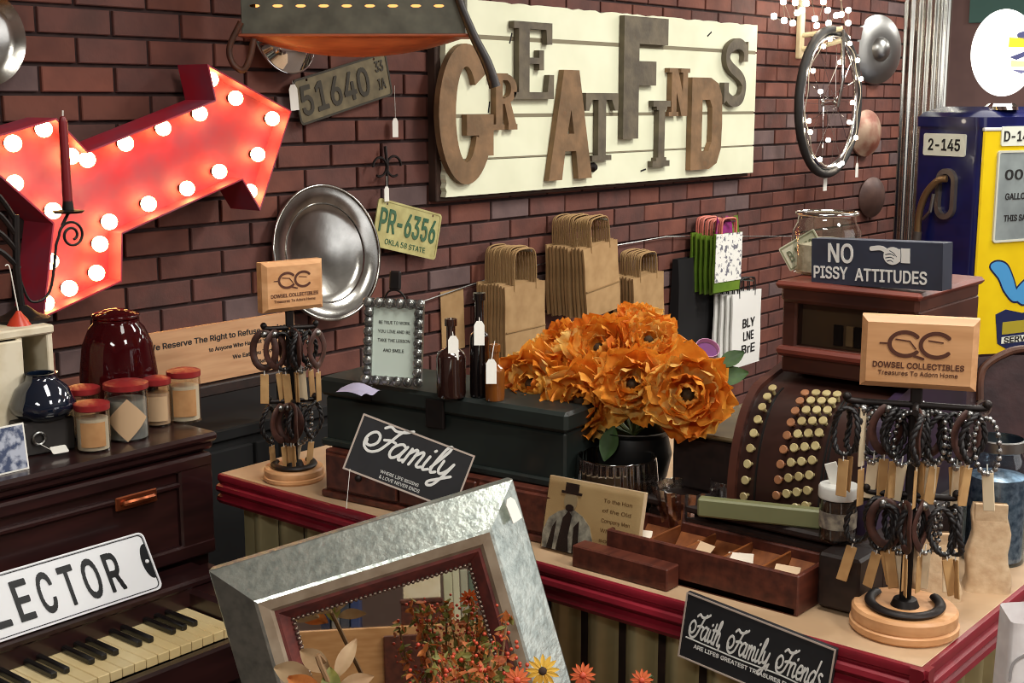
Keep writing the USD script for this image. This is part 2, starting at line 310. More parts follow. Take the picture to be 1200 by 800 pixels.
L_E = U(sbox(.12, .02, .38, .98), sbox(0, 0, 1, .09), sbox(0, .91, .95, 1), P((.82, .72), (.95, .72), (.95, 1), (.7, 1), (.8, .9)), P((.88, .32), (1, .32), (1, 0), (.7, 0), (.84, .1)), sbox(.3, .46, .72, .54), P((.62, .38), (.74, .38), (.74, .64), (.62, .64)))
L_A = P((0, 0), (.3, 0), (.37, .26), (.62, .26), (.68, 0), (1, 0), (.68, 1), (.33, 1)).difference(P((.42, .42), (.57, .42), (.5, .64)))
L_T = U(sbox(.38, 0, .62, .95), sbox(0, .9, 1, 1), P((0, .74), (.1, .74), (.2, .9), (.3, 1), (0, 1)), P((1, .74), (.9, .74), (.8, .9), (.7, 1), (1, 1)), sbox(.2, 0, .8, .08))
L_F = U(sbox(.03, 0, .36, 1), sbox(.03, .78, 1, 1), sbox(.3, .44, .74, .64))
L_I = U(sbox(.32, 0, .68, 1), sbox(0, 0, 1, .09), sbox(0, .91, 1, 1), sbox(.2, .05, .8, .14), sbox(.2, .86, .8, .94))
L_N = U(sbox(.12, .02, .36, .98), sbox(.66, .02, .9, .98), P((.1, 1), (.4, 1), (.9, 0), (.62, 0)), sbox(0, 0, .46, .09), sbox(0, .91, .4, 1), sbox(.56, .91, 1, 1))
L_D = P((0, 0), (.6, 0), (.85, .06), (.98, .22), (1, .5), (.98, .8), (.85, .94), (.6, 1), (0, 1)).difference(P((.34, .2), (.56, .2), (.66, .3), (.67, .5), (.66, .68), (.58, .76), (.34, .76)))
sp = spline([(.92, .74), (.84, .9), (.55, .96), (.2, .86), (.14, .7), (.3, .58), (.7, .44), (.86, .3), (.76, .1), (.45, .04), (.16, .12), (.1, .28)], 8)
L_S = U(LineString(sp).buffer(.085, cap_style=2), P((.8, .68), (1, .68), (1, 1), (.86, .9)), P((0, .34), (.2, .34), (.16, .08), (0, 0)))
LET = [('letter_g', L_G, 512, 576, 51, 216, RUST), ('letter_r', L_R, 576, 604, 86, 152, RUST), ('letter_e', L_E, 600, 647, 26, 116, RUSTD), ('letter_a', L_A, 641, 692, 82, 210, RUST), ('letter_t', L_T, 684, 722, 109, 188, RUSTD),
       ('letter_f', L_F, 727, 780, 20, 162, RUSTD), ('letter_i', L_I, 763, 783, 118, 195, RUSTD), ('letter_n', L_N, 782, 806, 80, 136, RUST), ('letter_d', L_D, 808, 844, 91, 198, RUST), ('letter_s', L_S, 847, 874, 48, 122, RUSTD)]
for nm, pl, x0, x1, y0, y1, mt in LET:
    xc, yc = (x0 + x1) / 2, (y0 + y1) / 2
    ax, bx_ = loc(x0, yc)[0], loc(x1, yc)[0]; zt, zb = loc(xc, y0)[1], loc(xc, y1)[1]
    q = affinity.translate(affinity.scale(pl, bx_ - ax, zt - zb, origin=(0, 0)), ax, zb)
    part(sg, nm, mv(ext(q, .022), tr(0, 0, .012)), mt, smooth=False)
kx, kz = loc(697, 196); part(sg, 'bolt', mv(lathe([(0, 0), (.016, 0), (.018, .008), (.01, .02), (0, .022)], 14), tr(kx, kz, .011)), IRON)

# license plates
def license_plate(name, label, pl, w, h, depth_y, c, roll, bg, ink, body):
    t = thing(name, label, 'license plate', frame(at_y(*c, depth_y), (0, -1, 0), roll))
    part(t, 'plate', ext(rrect(w, h, .012).difference(union_all([Point(sx * w * .36, h * .42).buffer(.004) for sx in (-1, 1)])), .0025), bg)
    part(t, 'rim', mv(ext(rrect(w, h, .012).difference(rrect(w - .012, h - .012, .009)), .003), tr(0, 0, .001)), bg if name == 'x' else ink if pl == '51640' else bg)
    part(t, 'digits', mv(body, tr(0, 0, .0025)), ink); return t
OLDTIN = mat('old_tin', (124, 112, 84), (96, 86, 64), 22, .55, .3, c3=(80, 62, 44)); OLDINK = mat('faded_plate_paint', (58, 52, 40), rough=.7)
license_plate('license_plate', 'old olive drab license plate reading 51640, tilted up, left of the plank sign', '51640', .375, .128, -.03, (403, 103), 13.5, OLDTIN, OLDINK,
              cat(txt('51640', .078, .27, .002, True, -.035, 0), txt('33', .03, .034, .002, True, .15, .03), txt('IA', .03, .03, .002, True, .15, -.022)))
PLT = mat('yellowed_plate', (196, 190, 130), (170, 160, 104), 20, .55, c3=(150, 110, 60)); PGR = mat('plate_green', (44, 92, 66), (70, 104, 74), 40, .6)
license_plate('license_plate', 'yellowed license plate with green letters PR 6356 hanging tilted down beside platter', 'PR', .285, .145, -.04, (477, 269), -14, PLT, PGR,
              cat(txt('PR-6356', .068, .25, .002, True, 0, .012), txt('OKLA 58 STATE', .016, .18, .0015, False, 0, -.05)))
def hang_tag(c, y, s=.03, roll=0, lab='small white price tag', up=.03, n=(0, -1, 0)):
    t = thing('price_tag', lab, 'tag', frame(at_y(*c, y), n, roll))
    part(t, 'card', ext(P((-s * .3, -s * .8), (s * .3, -s * .8), (s * .3, s * .35), (s * .15, s * .6), (-s * .15, s * .6), (-s * .3, s * .35)), .001), WHITEP)
    part(t, 'string', tube([(0, s * .45, .001), (0, up, .001)], .0007, 5), WHITEP); return t
hang_tag((463, 148), -.03, .04, 0, 'white price tag on a string below plate 51640', .12)
hang_tag((453, 226), -.05, .032, 0, 'white price tag above the green lettered plate', .05)
hang_tag((344, 112), -.05, .05, 5, 'white price tag between the arrow tip and plate 51640', .04)
hang_tag((967, 211), -.12, .06, 0, 'white price tag below the bicycle wheel', .07)
hang_tag((1004, 198), -.009, .05, 0, 'thin white price tag under the rusted hubcap', .06)
# small iron hook ornament under plate 51640
t = thing('iron_ornament', 'small dark wrought iron hook ornament on brick above the green lettered plate', 'ornament', frame(at_y(450, 195, -.02), (0, -1, 0)))
part(t, 'scroll', cat(tube([(.03 * math.cos(a) + s * .03, .03 * math.sin(a), .012) for s in (1,) for a in np.linspace(0, 5.2, 24)], .004, 6), tube([(-.03 - .028 * math.cos(a), .028 * math.sin(a), .012) for a in np.linspace(0, 5.2, 24)], .004, 6)), IRON)
part(t, 'stem', tube([(0, .06, .006), (0, 0, .014), (0, -.06, .01)], .005, 6), IRON)

# silver platters and hubcaps: lathed dishes facing the room
def dish(name, label, catg, o, n, prof, mt, rim=None):
    t = thing(name, label, catg, frame(o, n)); part(t, 'dish', lathe(prof, 64), mt, smooth=40)
    if rim: part(t, 'rim', rim, mt, smooth=50)
    return t
R = .192
rim = cat(tube([(R * math.cos(a), R * math.sin(a), .03) for a in np.linspace(0, 2 * np.pi, 80, endpoint=False)], .005, 8, True), tube([(R * .74 * math.cos(a), R * .74 * math.sin(a), .02) for a in np.linspace(0, 2 * np.pi, 80, endpoint=False)], .0025, 6, True))
dish('silver_platter', 'large round silver platter with wide rim hung on bricks behind wood block', 'platter', at_y(377, 297, -.03), (-.05, -1, .17), [(0, .004)] + [(R * k, .004 + .022 * k * k) for k in (.1, .2, .3, .4, .5, .6, .7)] + [(R * .76, .022), (R * .84, .026), (R * .92, .03), (R, .03), (R, .026), (R * .76, .006), (0, 0)], SILVER, rim)
dish('silver_plate', 'polished silver plate cut off by the top left corner', 'plate', at_y(-28, 44, -.03), (0, -1, .02), [(0, .004), (.07, .006), (.085, .014), (.108, .022), (.108, .018), (.08, .004), (0, 0)], SILVER)
dish('hubcap', 'chrome domed hubcap hanging behind the galvanised trough', 'hubcap', at_y(332, 44, -.02), (.0, -1, .32), [(0, .055), (.03, .053), (.06, .044), (.085, .024), (.098, .006), (.104, .004), (.104, 0), (0, 0)], CHROME)
dish('hubcap', 'large grey steel hubcap high on the wall beside the bicycle wheel', 'hubcap', at_y(1027, 58, -.03), (-.35, -1, 0), [(0, .06), (.03, .058), (.05, .045), (.06, .03), (.1, .032), (.14, .02), (.165, .008), (.168, 0), (0, 0)], STEEL)
HUBR = mat('rust_white_hubcap', (178, 150, 128), (140, 82, 66), 9, .5, .3, lo=.4, hi=.6)
dish('hubcap', 'small rust stained hubcap low on the wall right of the bicycle wheel', 'hubcap', at_y(1014, 156, -.03), (-.25, -1, 0), [(0, .05), (.04, .047), (.07, .034), (.09, .02), (.112, .008), (.114, 0), (0, 0)], HUBR)
dish('hubcap', 'dull brown hubcap on the dim wall above the glass jar', 'hubcap', at_y(1021, 231, -.03), (-.25, -1, 0), [(0, .04), (.04, .038), (.08, .022), (.1, .006), (.1, 0), (0, 0)], mat('brown_hubcap', (96, 70, 62), (74, 52, 48), 12, .5, .3))

# marquee arrow
RED = mat('arrow_red', (184, 36, 58), (156, 62, 84), 7, .6, c3=(146, 106, 116), lo=.38, hi=.6); REDSIDE = mat('arrow_side', (96, 30, 30), (70, 22, 24), 10, .5)
BULB = emit('bulb_glow', (255, 208, 120), 13.)
AY = -.17
outl = [(342, 130), (305, 247), (284, 211), (144, 274), (143, 330), (50, 373), (62, 262), (-60, 156), (-60, 172), (66, 138), (103, 177), (252, 117), (243, 75)]
outl = [(342, 130), (305, 247), (284, 211), (144, 274), (143, 330), (50, 373), (62, 262), (-62, 152), (-70, 178), (66, 138), (103, 177), (252, 117), (243, 75)]
A0 = at_y(120, 230, AY)
apts = [(at_y(*q, AY)[0] - A0[0], at_y(*q, AY)[2] - A0[2]) for q in outl]
poly = Polygon(apts).buffer(0)
ar = thing('arrow_sign', 'red metal marquee arrow lit by round bulbs pointing up right on brick wall', 'sign', frame(A0, (0, -1, 0)))
part(ar, 'face', mv(ext(poly.buffer(-.003, join_style=2), .004), tr(0, 0, -.055)), RED, smooth=False)
ring = poly.difference(poly.buffer(-.004, join_style=2))
part(ar, 'side_wall', mv(ext(ring, .12), tr(0, 0, -.12)), RED, 'deep red rim around the arrow face', smooth=False)
part(ar, 'back', mv(ext(poly.buffer(-.005, join_style=2), .004), tr(0, 0, -.118)), REDSIDE, smooth=False)
bulbs = [(17, 168), (53, 151), (85, 183), (104, 187), (149, 168), (193, 150), (236, 133), (249, 93), (278, 115), (321, 139), (304, 181), (293, 226), (259, 201), (221, 221), (176, 239), (130, 260), (119, 286), (115, 320), (83, 338), (55, 355), (60, 306), (64, 247), (19, 215), (-25, 190)]
for q in bulbs:
    p = at_y(*q, AY + .02); l = (p[0] - A0[0], p[2] - A0[2])
    pt = Point(l); inner = poly.buffer(-.02)
    if not inner.contains(pt):
        e = inner.exterior; pr = e.interpolate(e.project(pt)); l = (pr.x, pr.y)
    b = part(ar, 'bulb', mv(trimesh.creation.icosphere(2, .019), tr(l[0], l[1], -.026)), BULB, smooth=True)
    part(b, 'socket', mv(lathe([(0, 0), (.011, 0), (.011, .012), (0, .012)], 12), tr(l[0], l[1], -.052)), IRON)

# galvanised feeder trough hung by old leather straps
TY = -.2
tT = depth(at_y(284, 40, -.17))
ta, tb = at_t(284, 41, tT), at_t(545, 40, tT)
tl = float(np.linalg.norm(tb - ta)); ang = 0.
tg = thing('feeder_trough', 'long galvanised feeder trough with a row of holes and orange lip', 'trough', frame((ta + tb) / 2, np.cross((tb - ta) / tl, ZUP), ang))
hw = tl / 2
face = sbox(-hw, 0, hw, .19)
holes = union_all([affinity.scale(Point(-hw + tl * (.06 + .103 * i), .07).buffer(.008), 1.6, .5) for i in range(9)])
GAL2 = mat('aged_galvanised', (112, 112, 100), (86, 86, 78), 14, .5, .5, c3=(104, 84, 62))
part(tg, 'front_plate', mv(ext(face.difference(holes), .003), tr(0, 0, 0)), GAL2, smooth=False)
part(tg, 'back_plate', bx(-hw, hw, 0, .19, -.12, -.116), GAL2); part(tg, 'lid', bx(-hw, hw, .185, .19, -.12, 0), GAL2)
for s in (-1, 1): part(tg, 'end_plate', bx(s * hw - .002, s * hw + .002, 0, .19, -.12, 0), GAL2)
def belly(u, v):
    x = (u - .5) * 2 * hw; k = .05 * (1 - (2 * u - 1) ** 2) + .004
    return x, -k * np.sin(np.pi * v) ** .7, .006 - v * .13
part(tg, 'lip', cat(grid(belly, 40, 10), bx(-hw - .01, hw + .01, -.006, .002, -.12, .008)), mat('orange_wood', (178, 92, 52), (150, 72, 42), 9, .45, stretch=(1, 8, 8)), 'orange brown wooden lip', smooth=60)  # belly and lip coloured orange brown
RIB = emit('trough_lamp', (255, 160, 90), 1.3)  # emissive orange for the tube behind the holes
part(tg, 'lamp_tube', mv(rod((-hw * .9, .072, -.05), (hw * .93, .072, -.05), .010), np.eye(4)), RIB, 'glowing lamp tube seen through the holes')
st = part(tg, 'strap', tube(spline([(-hw + .0, .03, .012), (-hw - .03, -.03, .014), (-hw - .025, -.07, .012), (-hw - .0, -.088, .012), (-hw + .018, -.06, .01), (-hw + .03, -.01, .008)], 6), .008, 8), LEATHERB, 'brown leather strap loop', smooth=60)
part(tg, 'strap', tube(spline([(hw - .04, .2, .012), (hw - .02, .1, .016), (hw + .02, .0, .02), (hw + .055, -.07, .02), (hw + .075, -.13, .018)], 6), np.linspace(.008, .015, 25)[:25], 8), LEATHER, 'dark leather strap end', smooth=60)

# bicycle wheel with fairy lights on a bracket
WC = at_y(972, 120, -.15); WR = .315
wn = np.array([.04, -1, 0.0])
wh = thing('bicycle_wheel', 'bicycle wheel wrapped in fairy lights hanging on the brick wall', 'wheel', frame(WC, wn, 0) @ ry(0))
circ = lambda r, z=0, n=72: [(r * math.cos(a), r * math.sin(a), z) for a in np.linspace(0, 2 * np.pi, n, endpoint=False)]
part(wh, 'tire', tube(circ(WR), .019, 10, True), mat('tire_rubber', (34, 32, 32), rough=.6), smooth=60); part(wh, 'rim', tube(circ(WR - .03), .012, 8, True), CHROME, smooth=60)
part(wh, 'hub', mv(lathe([(0, -.04), (.012, -.04), (.02, -.03), (.012, -.02), (.012, .02), (.02, .03), (.012, .04), (0, .04)], 16), np.eye(4)), CHROME)
for i in range(18):
    a = i * 2 * np.pi / 18; part(wh, 'spoke', rod((.015 * math.cos(a + .6), .015 * math.sin(a + .6), .03 * (-1) ** i), ((WR - .035) * math.cos(a), (WR - .035) * math.sin(a), 0), .0013, 5), CHROME)
FAIRY = emit('fairy_light', (255, 240, 215), 14.)
fl = thing('fairy_lights', 'string of warm fairy lights wound around the bicycle wheel', 'fairy lights', frame(WC, wn, 0))
part(fl, 'wire', tube([((WR - .03) * math.cos(a) , (WR - .03) * math.sin(a), .02 + .006 * math.sin(9 * a)) for a in np.linspace(0, 2 * np.pi, 90, endpoint=False)], .0018, 5, True), mat('pale_wire', (200, 190, 170), rough=.5))
for i in range(17):
    a = i * 2 * np.pi / 17 + .25 * math.sin(i * 3.1); r = (WR - .03) * (1 if i % 4 else .62)
    part(fl, 'bulb', ball(.011, (r * math.cos(a), r * math.sin(a), .032), 1), FAIRY)
pb = at_y(938, 50, -.02); pe = WC + np.array([0, 0, .3])
br = thing('wall_bracket', 'cream metal bracket holding the bicycle wheel out from the wall', 'bracket')
CRM = mat('cream_enamel', (222, 208, 170), rough=.4)
for dz in (.03, -.03): part(br, 'arm', tube([(pb[0], -.01, pb[2] + dz), ((pb[0] + WC[0]) / 2, -.1, pb[2] + dz + .01), (WC[0] + .02, -.19, WC[2] + WR + .005 + (.0 if dz > 0 else -.05))], .011, 8), CRM)
part(br, 'upright', bx(pb[0] - .02, pb[0] + .02, -.03, -.006, pb[2] - .07, pb[2] + .3, .004), CRM)
part(br, 'fork', tube([(WC[0] + .02, -.19, WC[2] + WR), (WC[0] + .0, -.21, WC[2] + .1), (WC[0] - .02, -.2, WC[2] - .02)], .009, 8), CHROME)
sl = thing('fairy_lights', 'tangled bunch of white fairy lights at the top above the bicycle wheel', 'fairy lights')
lp = [(918, 2), (932, 3), (945, 4), (965, 2), (907, 19), (919, 24), (929, 27), (934, 15), (955, 22), (957, 30), (970, 12), (971, 27), (980, 18), (986, 17), (994, 12), (994, 27), (940, 12), (962, -8), (985, -4), (993, 45), (950, -6)]
pts3 = [at_y(x, y, -.12 - .05 * rng.random()) for x, y in lp]
for p in pts3: part(sl, 'bulb', ball(.014, p, 1), FAIRY)
order = list(range(len(pts3))); rng.shuffle(order); part(sl, 'wire', tube(spline([pts3[i] for i in sorted(order, key=lambda i: pts3[i][0] + .3 * pts3[i][2])], 5), .0014, 5), mat('dim_wire', (120, 108, 92), rough=.6))

# ================================================================ THE PIANO AND WHAT STANDS ON IT
PT = 1.0; PXR = 1.563
pn = thing('piano', 'dark mahogany upright piano with yellowed keys at the left', 'piano')
part(pn, 'case', bx(.1, PXR - .008, -.80, -.45, .02, .965, .004), MAHOG)
part(pn, 'lid', cat(bx(.09, PXR + .006, -.826, -.43, .982, PT, .006), bx(.095, PXR, -.818, -.435, .966, .984, .006)), MAHOG)
part(pn, 'upper_panel', bx(.16, 1.50, -.812, -.79, .78, .958, .003), MAHOG2)
part(pn, 'frame_rail', cat(bx(.11, PXR - .01, -.826, -.80, .935, .962, .005), bx(.11, PXR - .01, -.822, -.80, .905, .916, .003)), MAHOG); part(pn, 'frame_rail', bx(.11, PXR - .01, -.826, -.80, .76, .79, .004), MAHOG)
part(pn, 'stile', bx(1.475, PXR - .01, -.824, -.80, .77, .95, .004), MAHOG)
part(pn, 'fallboard', cat(bx(.12, 1.50, -.905, -.815, .735, .752, .005), bx(.12, 1.50, -.90, -.885, .70, .738, .002)), MAHOG)
part(pn, 'key_bed', bx(.11, PXR - .012, -1.03, -.80, .60, .668, .004), MAHOG); part(pn, 'key_slip', bx(.11, 1.46, -1.065, -1.04, .61, .685, .005), MAHOG)
part(pn, 'cheek_block', bx(1.43, PXR - .012, -1.06, -.80, .60, .735, .008), MAHOG)
part(pn, 'leg', mv(lathe([(0, 0), (.03, 0), (.035, .02), (.025, .05), (.045, .3), (.05, .5), (.035, .55), (.045, .6), (0, .6)], 20), tr(1.48, -1.0, 0)), MAHOG)
part(pn, 'lower_panel', bx(.16, 1.5, -.812, -.79, .1, .58, .004), MAHOG2)
part(pn, 'pull_handle', cat(mv(tube(spline([(-.035, 0, 0), (-.028, -.012, .004), (0, -.018, .006), (.028, -.012, .004), (.035, 0, 0)], 6), .006, 8), tr(*at_y(160, 586, -.818))), mv(bx(-.045, .045, -.002, .004, -.012, .014, .002), tr(*at_y(160, 586, -.822)))), mat('copper_pull', (150, 82, 52), rough=.35, metallic=.9), 'copper pull handle on the upper panel')
IVORY = mat('aged_ivory', (222, 204, 158), (206, 182, 130), 8, .35, vary=.06); EBONY = mat('ebony', (16, 14, 14), rough=.3)
KW = .0236; k = 0
for i in range(36):
    x1 = 1.425 - i * KW; x0 = x1 - KW + .001
    part(pn, 'white_key', bx(x0, x1, -1.036, -.885, .682 + .0015 * rng.random(), .70, .0012), IVORY)
    # from the top: C B A G F E D ; a black key sits above the boundary below B, A, G, E, D
    if i % 7 in (1, 2, 3, 5, 6): part(pn, 'black_key', bx(x0 - .0062, x0 + .0052, -.985, -.887, .70, .711, .002), EBONY)

# enamel street sign leaning on the fallboard
top = np.array([1.37, -.843, .85]); bot = np.array([1.37, -.9, .754]); upv = (top - bot); sh = np.linalg.norm(upv); upv /= sh
M = np.eye(4); M[:3, 0], M[:3, 1], M[:3, 2], M[:3, 3] = (1, 0, 0), upv, np.cross((1, 0, 0), upv), (top + bot) / 2
SWD = .56; SIGNW = mat('enamel_white', (226, 228, 232), rough=.3); SIGNK = mat('enamel_black', (18, 20, 24), rough=.3)
t = thing('street_sign', 'white embossed street sign with black lettering ending in LECTOR leaning on the piano', 'sign', M @ tr(-SWD / 2, 0, 0))
part(t, 'plate', ext(rrect(SWD, sh, .012), .003), SIGNW)
part(t, 'border_line', mv(ext(rrect(SWD - .008, sh - .008, .010).difference(rrect(SWD - .011, sh - .011, .009)), .001), tr(0, 0, .003)), SIGNK)
part(t, 'rim', mv(ext(rrect(SWD, sh, .012).difference(rrect(SWD - .006, sh - .006, .010)), .003), tr(0, 0, .002)), SIGNW)
for s in (-1, 1):
    e = affinity.translate(affinity.scale(Point(0, 0).buffer(.03), .5, 1.1), s * (SWD / 2 - .007), 0).intersection(rrect(SWD - .011, sh - .011, .009))
    h = part(t, 'end_mark', mv(ext(e, .001), tr(0, 0, .003)), SIGNK); part(h, 'bolt', mv(lathe([(0, 0), (.004, 0), (.003, .002), (0, .0025)], 12), tr(s * (SWD / 2 - .012), 0, .004)), SIGNW)
for i, ch in enumerate('COLLECTOR'):
    part(t, 'letter_' + ch.lower(), txt(ch, .068, .029 if ch != 'O' else .032, .0015, True, -.157 + .0443 * i, 0, .003), SIGNK)

# distressed white cabinet at the left end of the piano top
CBX1 = at_y(62, 382, -.66)[0]
cb = thing('white_cabinet', 'small distressed white cabinet with open dark compartment at left end of piano', 'cabinet', tr(CBX1, -.66, PT))
CRW = mat('distressed_white', (224, 214, 190), (204, 190, 160), 14, .7, c3=(140, 104, 66), lo=.45, hi=.62)
HC = .225
part(cb, 'top', bx(-.34, .0, -.005, .15, HC - .016, HC, .003), CRW); part(cb, 'side', bx(-.014, -.002, 0, .15, .0, HC - .016, .002), CRW); part(cb, 'divider', bx(-.075, -.063, .0, .15, 0, HC - .016, .002), CRW)
part(cb, 'door', bx(-.33, -.068, -.008, .004, .006, HC - .02, .002), CRW); part(cb, 'back', bx(-.33, -.01, .14, .15, 0, HC - .016, .002), BLACK, 'black inside')
part(cb, 'floor_board', bx(-.33, -.003, 0, .15, 0, .008, .002), CRW); part(cb, 'side', bx(-.34, -.328, 0, .15, 0, HC - .016, .002), CRW)
# wrought iron candle holder with a red taper
ch = thing('candle_holder', 'black wrought iron candle holder with scroll arm standing on the white cabinet', 'candle holder')
cp = at_y(80, 247, -.585); zt = PT + HC; Bx = cp[0] - .11
part(ch, 'base', mv(lathe([(0, 0), (.05, 0), (.05, .006), (.03, .014), (.01, .03), (0, .03)], 24), tr(Bx, -.585, zt)), IRON)
part(ch, 'stem', tube([(Bx, -.585, zt + .02), (Bx - .005, -.585, zt + .1), (Bx, -.585, zt + .2)], .007, 8), IRON)
sx, sz = cp[0] + .005, cp[2] - .047
a = np.linspace(-.5, 4 * np.pi * .8, 60)
spir = [(sx + .0 + (.027 - .0018 * q) * math.cos(2.6 - q), -.585, sz + (.027 - .0018 * q) * math.sin(2.6 - q)) for q in a]
part(ch, 'scroll_arm', tube(spline([(Bx, -.585, zt + .08), (Bx + .02, -.585, zt + .035), (Bx + .06, -.585, zt + .05), (sx - .035, -.585, sz - .015)], 6).tolist() + spir, .0026, 6), IRON)
part(ch, 'leaf_cluster', cat(*[tube(spline([(Bx, -.585, zt + .1 + .03 * i), (Bx - .05, -.59, zt + .14 + .035 * i), (Bx - .1, -.585, zt + .1 + .02 * i), (Bx - .09, -.585, zt + .07 + .03 * i)], 6), .005, 6) for i in range(4)]), IRON)
part(ch, 'candle_cup', mv(lathe([(0, -.004), (.026, -.004), (.03, 0), (.011, .002), (.009, .022), (.0085, .025), (0, .025)], 20), tr(*cp)), IRON)
part(ch, 'cup_arm', tube([(sx - .02, -.585, sz + .02), (cp[0], -.585, cp[2] - .004)], .003, 6), IRON)
tc_ = thing('taper_candle', 'tall dark red taper candle standing in the iron holder before the arrow', 'candle', tr(*cp))
part(tc_, 'wax', lathe([(0, .0), (.0095, .0), (.009, .06), (.0085, .168), (.005, .178), (0, .18)], 16), mat('red_wax', (122, 26, 34), rough=.35)); part(tc_, 'wick', rod((0, 0, .176), (.001, 0, .19), .0014, 5), WHITEP)
p = at_y(22, 372, -.62)
t = thing('orange_ornament', 'small orange red ornament with a white string on top of the white cabinet', 'ornament', tr(p[0], -.62, PT + HC))
part(t, 'body', lathe([(0, 0), (.022, 0), (.016, .01), (.008, .02), (.004, .026), (0, .027)], 18), mat('orange_glaze', (196, 64, 40), rough=.35)); part(t, 'string', tube(spline([(0, 0, .025), (-.006, 0, .07), (-.012, 0, .11), (-.02, 0, .112)], 6), .0012, 5), WHITEP)

# ruby glass jug
RUBY = usdkit.material(stage, '/World/Looks/ruby_glass', {'p': ('principled_bsdf', {'base_color': lin((84, 16, 22)), 'roughness': .06, 'specular_ior_level': .9}), 't': ('transparent_bsdf', {'color': lin((132, 36, 38))}), 'm': ('mix_closure', {'fac': .6})}, [('p.BSDF', 'm.closure1'), ('t.BSDF', 'm.closure2')], surface='m.closure')
jx = at_y(138, 412, -.6)
jg = thing('ruby_jar', 'big rounded ruby red glass jar behind the candle jars on the piano', 'jar', tr(jx[0], -.6, PT) @ sc(.9, .9, .97))
part(jg, 'body', lathe([(0, .002), (.07, .002), (.082, .02), (.084, .1), (.076, .16), (.06, .195), (.05, .205), (.05, .214), (.046, .214), (.046, .204), (.072, .155), (.08, .1), (.078, .02), (0, .008)], 48), RUBY, smooth=60)
part(jg, 'stopper', lathe([(0, .21), (.045, .21), (.052, .218), (.05, .224), (.025, .232), (0, .236)], 32), RUBY, 'flat ruby glass lid', smooth=60)
# wood sign standing at the back
wsl, wsr = at_y(165, 391, -.42), at_y(342, 375, -.42); WZ = PT - .004
t = thing('wood_sign', 'long tan wooden sign about the right to refuse service, standing behind the jars', 'sign', frame((( wsl[0] + wsr[0]) / 2, -.42, WZ + .066), (0.0, -1, .06)))
WSW = wsr[0] - wsl[0] + .02
part(t, 'board', mv(ext(rrect(WSW, .132, .003), .014), tr(0, 0, -.014)), mat('tan_board', (196, 152, 112), (178, 132, 94), 6, .6, stretch=(1, 10, 10)))
for i, (s, h, w, cx, cy) in enumerate([('We Reserve The Right to Refuse Service', .0125, WSW * .88, 0, .034), ('to Anyone Who Has Yet Your', .009, WSW * .42, .06, .008), ('We Eat You Too', .009, WSW * .26, .09, -.018), ('So Behave', .008, WSW * .14, .12, -.04)]):
    part(t, 'text_line', txt(s, h, w, .0008, True, cx, cy), INK, smooth=False)
t = thing('wood_rail', 'dark brown wooden rail block carrying the long tan sign', 'shelf', tr(0, 0, 0))
part(t, 'rail', bx(wsl[0] - .06, wsr[0] + .02, -.44, -.39, WZ - .03, WZ - .004, .003), DARKWOOD); part(t, 'post', bx(wsl[0] - .04, wsl[0], -.43, -.40, 0, WZ - .03), SOOT); part(t, 'post', bx(wsr[0] - .04, wsr[0], -.43, -.40, 0, WZ - .03), SOOT)  # posts coloured like the painted shade behind them

# candle jars with red lids
JGL = glass('jar_glass', (240, 236, 226)); REDLID = mat('red_lid', (150, 34, 36), (120, 26, 30), 20, .4)
WAXES = [mat('wax_cream', (206, 198, 184), rough=.5), mat('wax_grey', (150, 152, 152), (110, 116, 124), 20, .5), mat('wax_tan', (186, 158, 136), rough=.5)]
LAB = [mat('label_orange', (186, 140, 92), (170, 122, 76), 30, .7), mat('label_kraft', (196, 164, 128), rough=.7)]
JARS = [('squat candle jar with red lid, half hidden at the back left of the jars', 100, -.665, .030, .085, 0, 1, 0, 'lid'), ('small cream candle jar with red lid and orange label in front of the others', 109, -.76, .031, .076, 0, 0, 0, 'lid'),
        ('largest candle jar with grey fill and a kraft paper label turned as a diamond', 150, -.735, .040, .096, 1, 1, 45, 'lid'), ('tan candle jar with red lid and square kraft label, between two bigger jars', 186, -.69, .027, .082, 2, 1, 0, 'lid'), ('tall candle jar with orange label and cream top at the right end of piano', 218, -.70, .032, .09, 0, 0, 0, 'lid')]
for lab, px, y, r, h, wx, lb, rot, _ in JARS:
    x = at_z(px, 505, PT)[0] if False else at_y(px, 505, y)[0]
    t = thing('candle_jar', lab, 'jar', stand((x, y, PT), CAM - [x, y, PT]))
    part(t, 'wax', lathe([(0, .004), (r - .003, .004), (r - .003, h * .8), (0, h * .8)], 28), WAXES[wx], smooth=40)
    part(t, 'glass', lathe([(0, 0), (r, 0), (r, h), (r * .93, h + .002)], 32), JGL, smooth=40)
    part(t, 'lid', lathe([(0, h), (r * .98, h), (r * 1.05, h + .002), (r * 1.05, h + .012), (r * .9, h + .014), (r * .3, h + .018), (0, h + .018)], 28), REDLID, smooth=40)
    lw, lh = r * .75, h * .3
    def lf(u, v, lw=lw, lh=lh, r=r, rot=rot, h=h):
        a, b = (u - .5) * 2 * lw, (v - .5) * 2 * lh
        if rot: a, b = (a - b) * .7, (a + b) * .7
        return (r + .0008) * np.sin(a / r), -(r + .0008) * np.cos(a / r), b + h * .45
    part(t, 'label', grid(lf, 10, 6), LAB[lb], 'paper label', smooth=60)
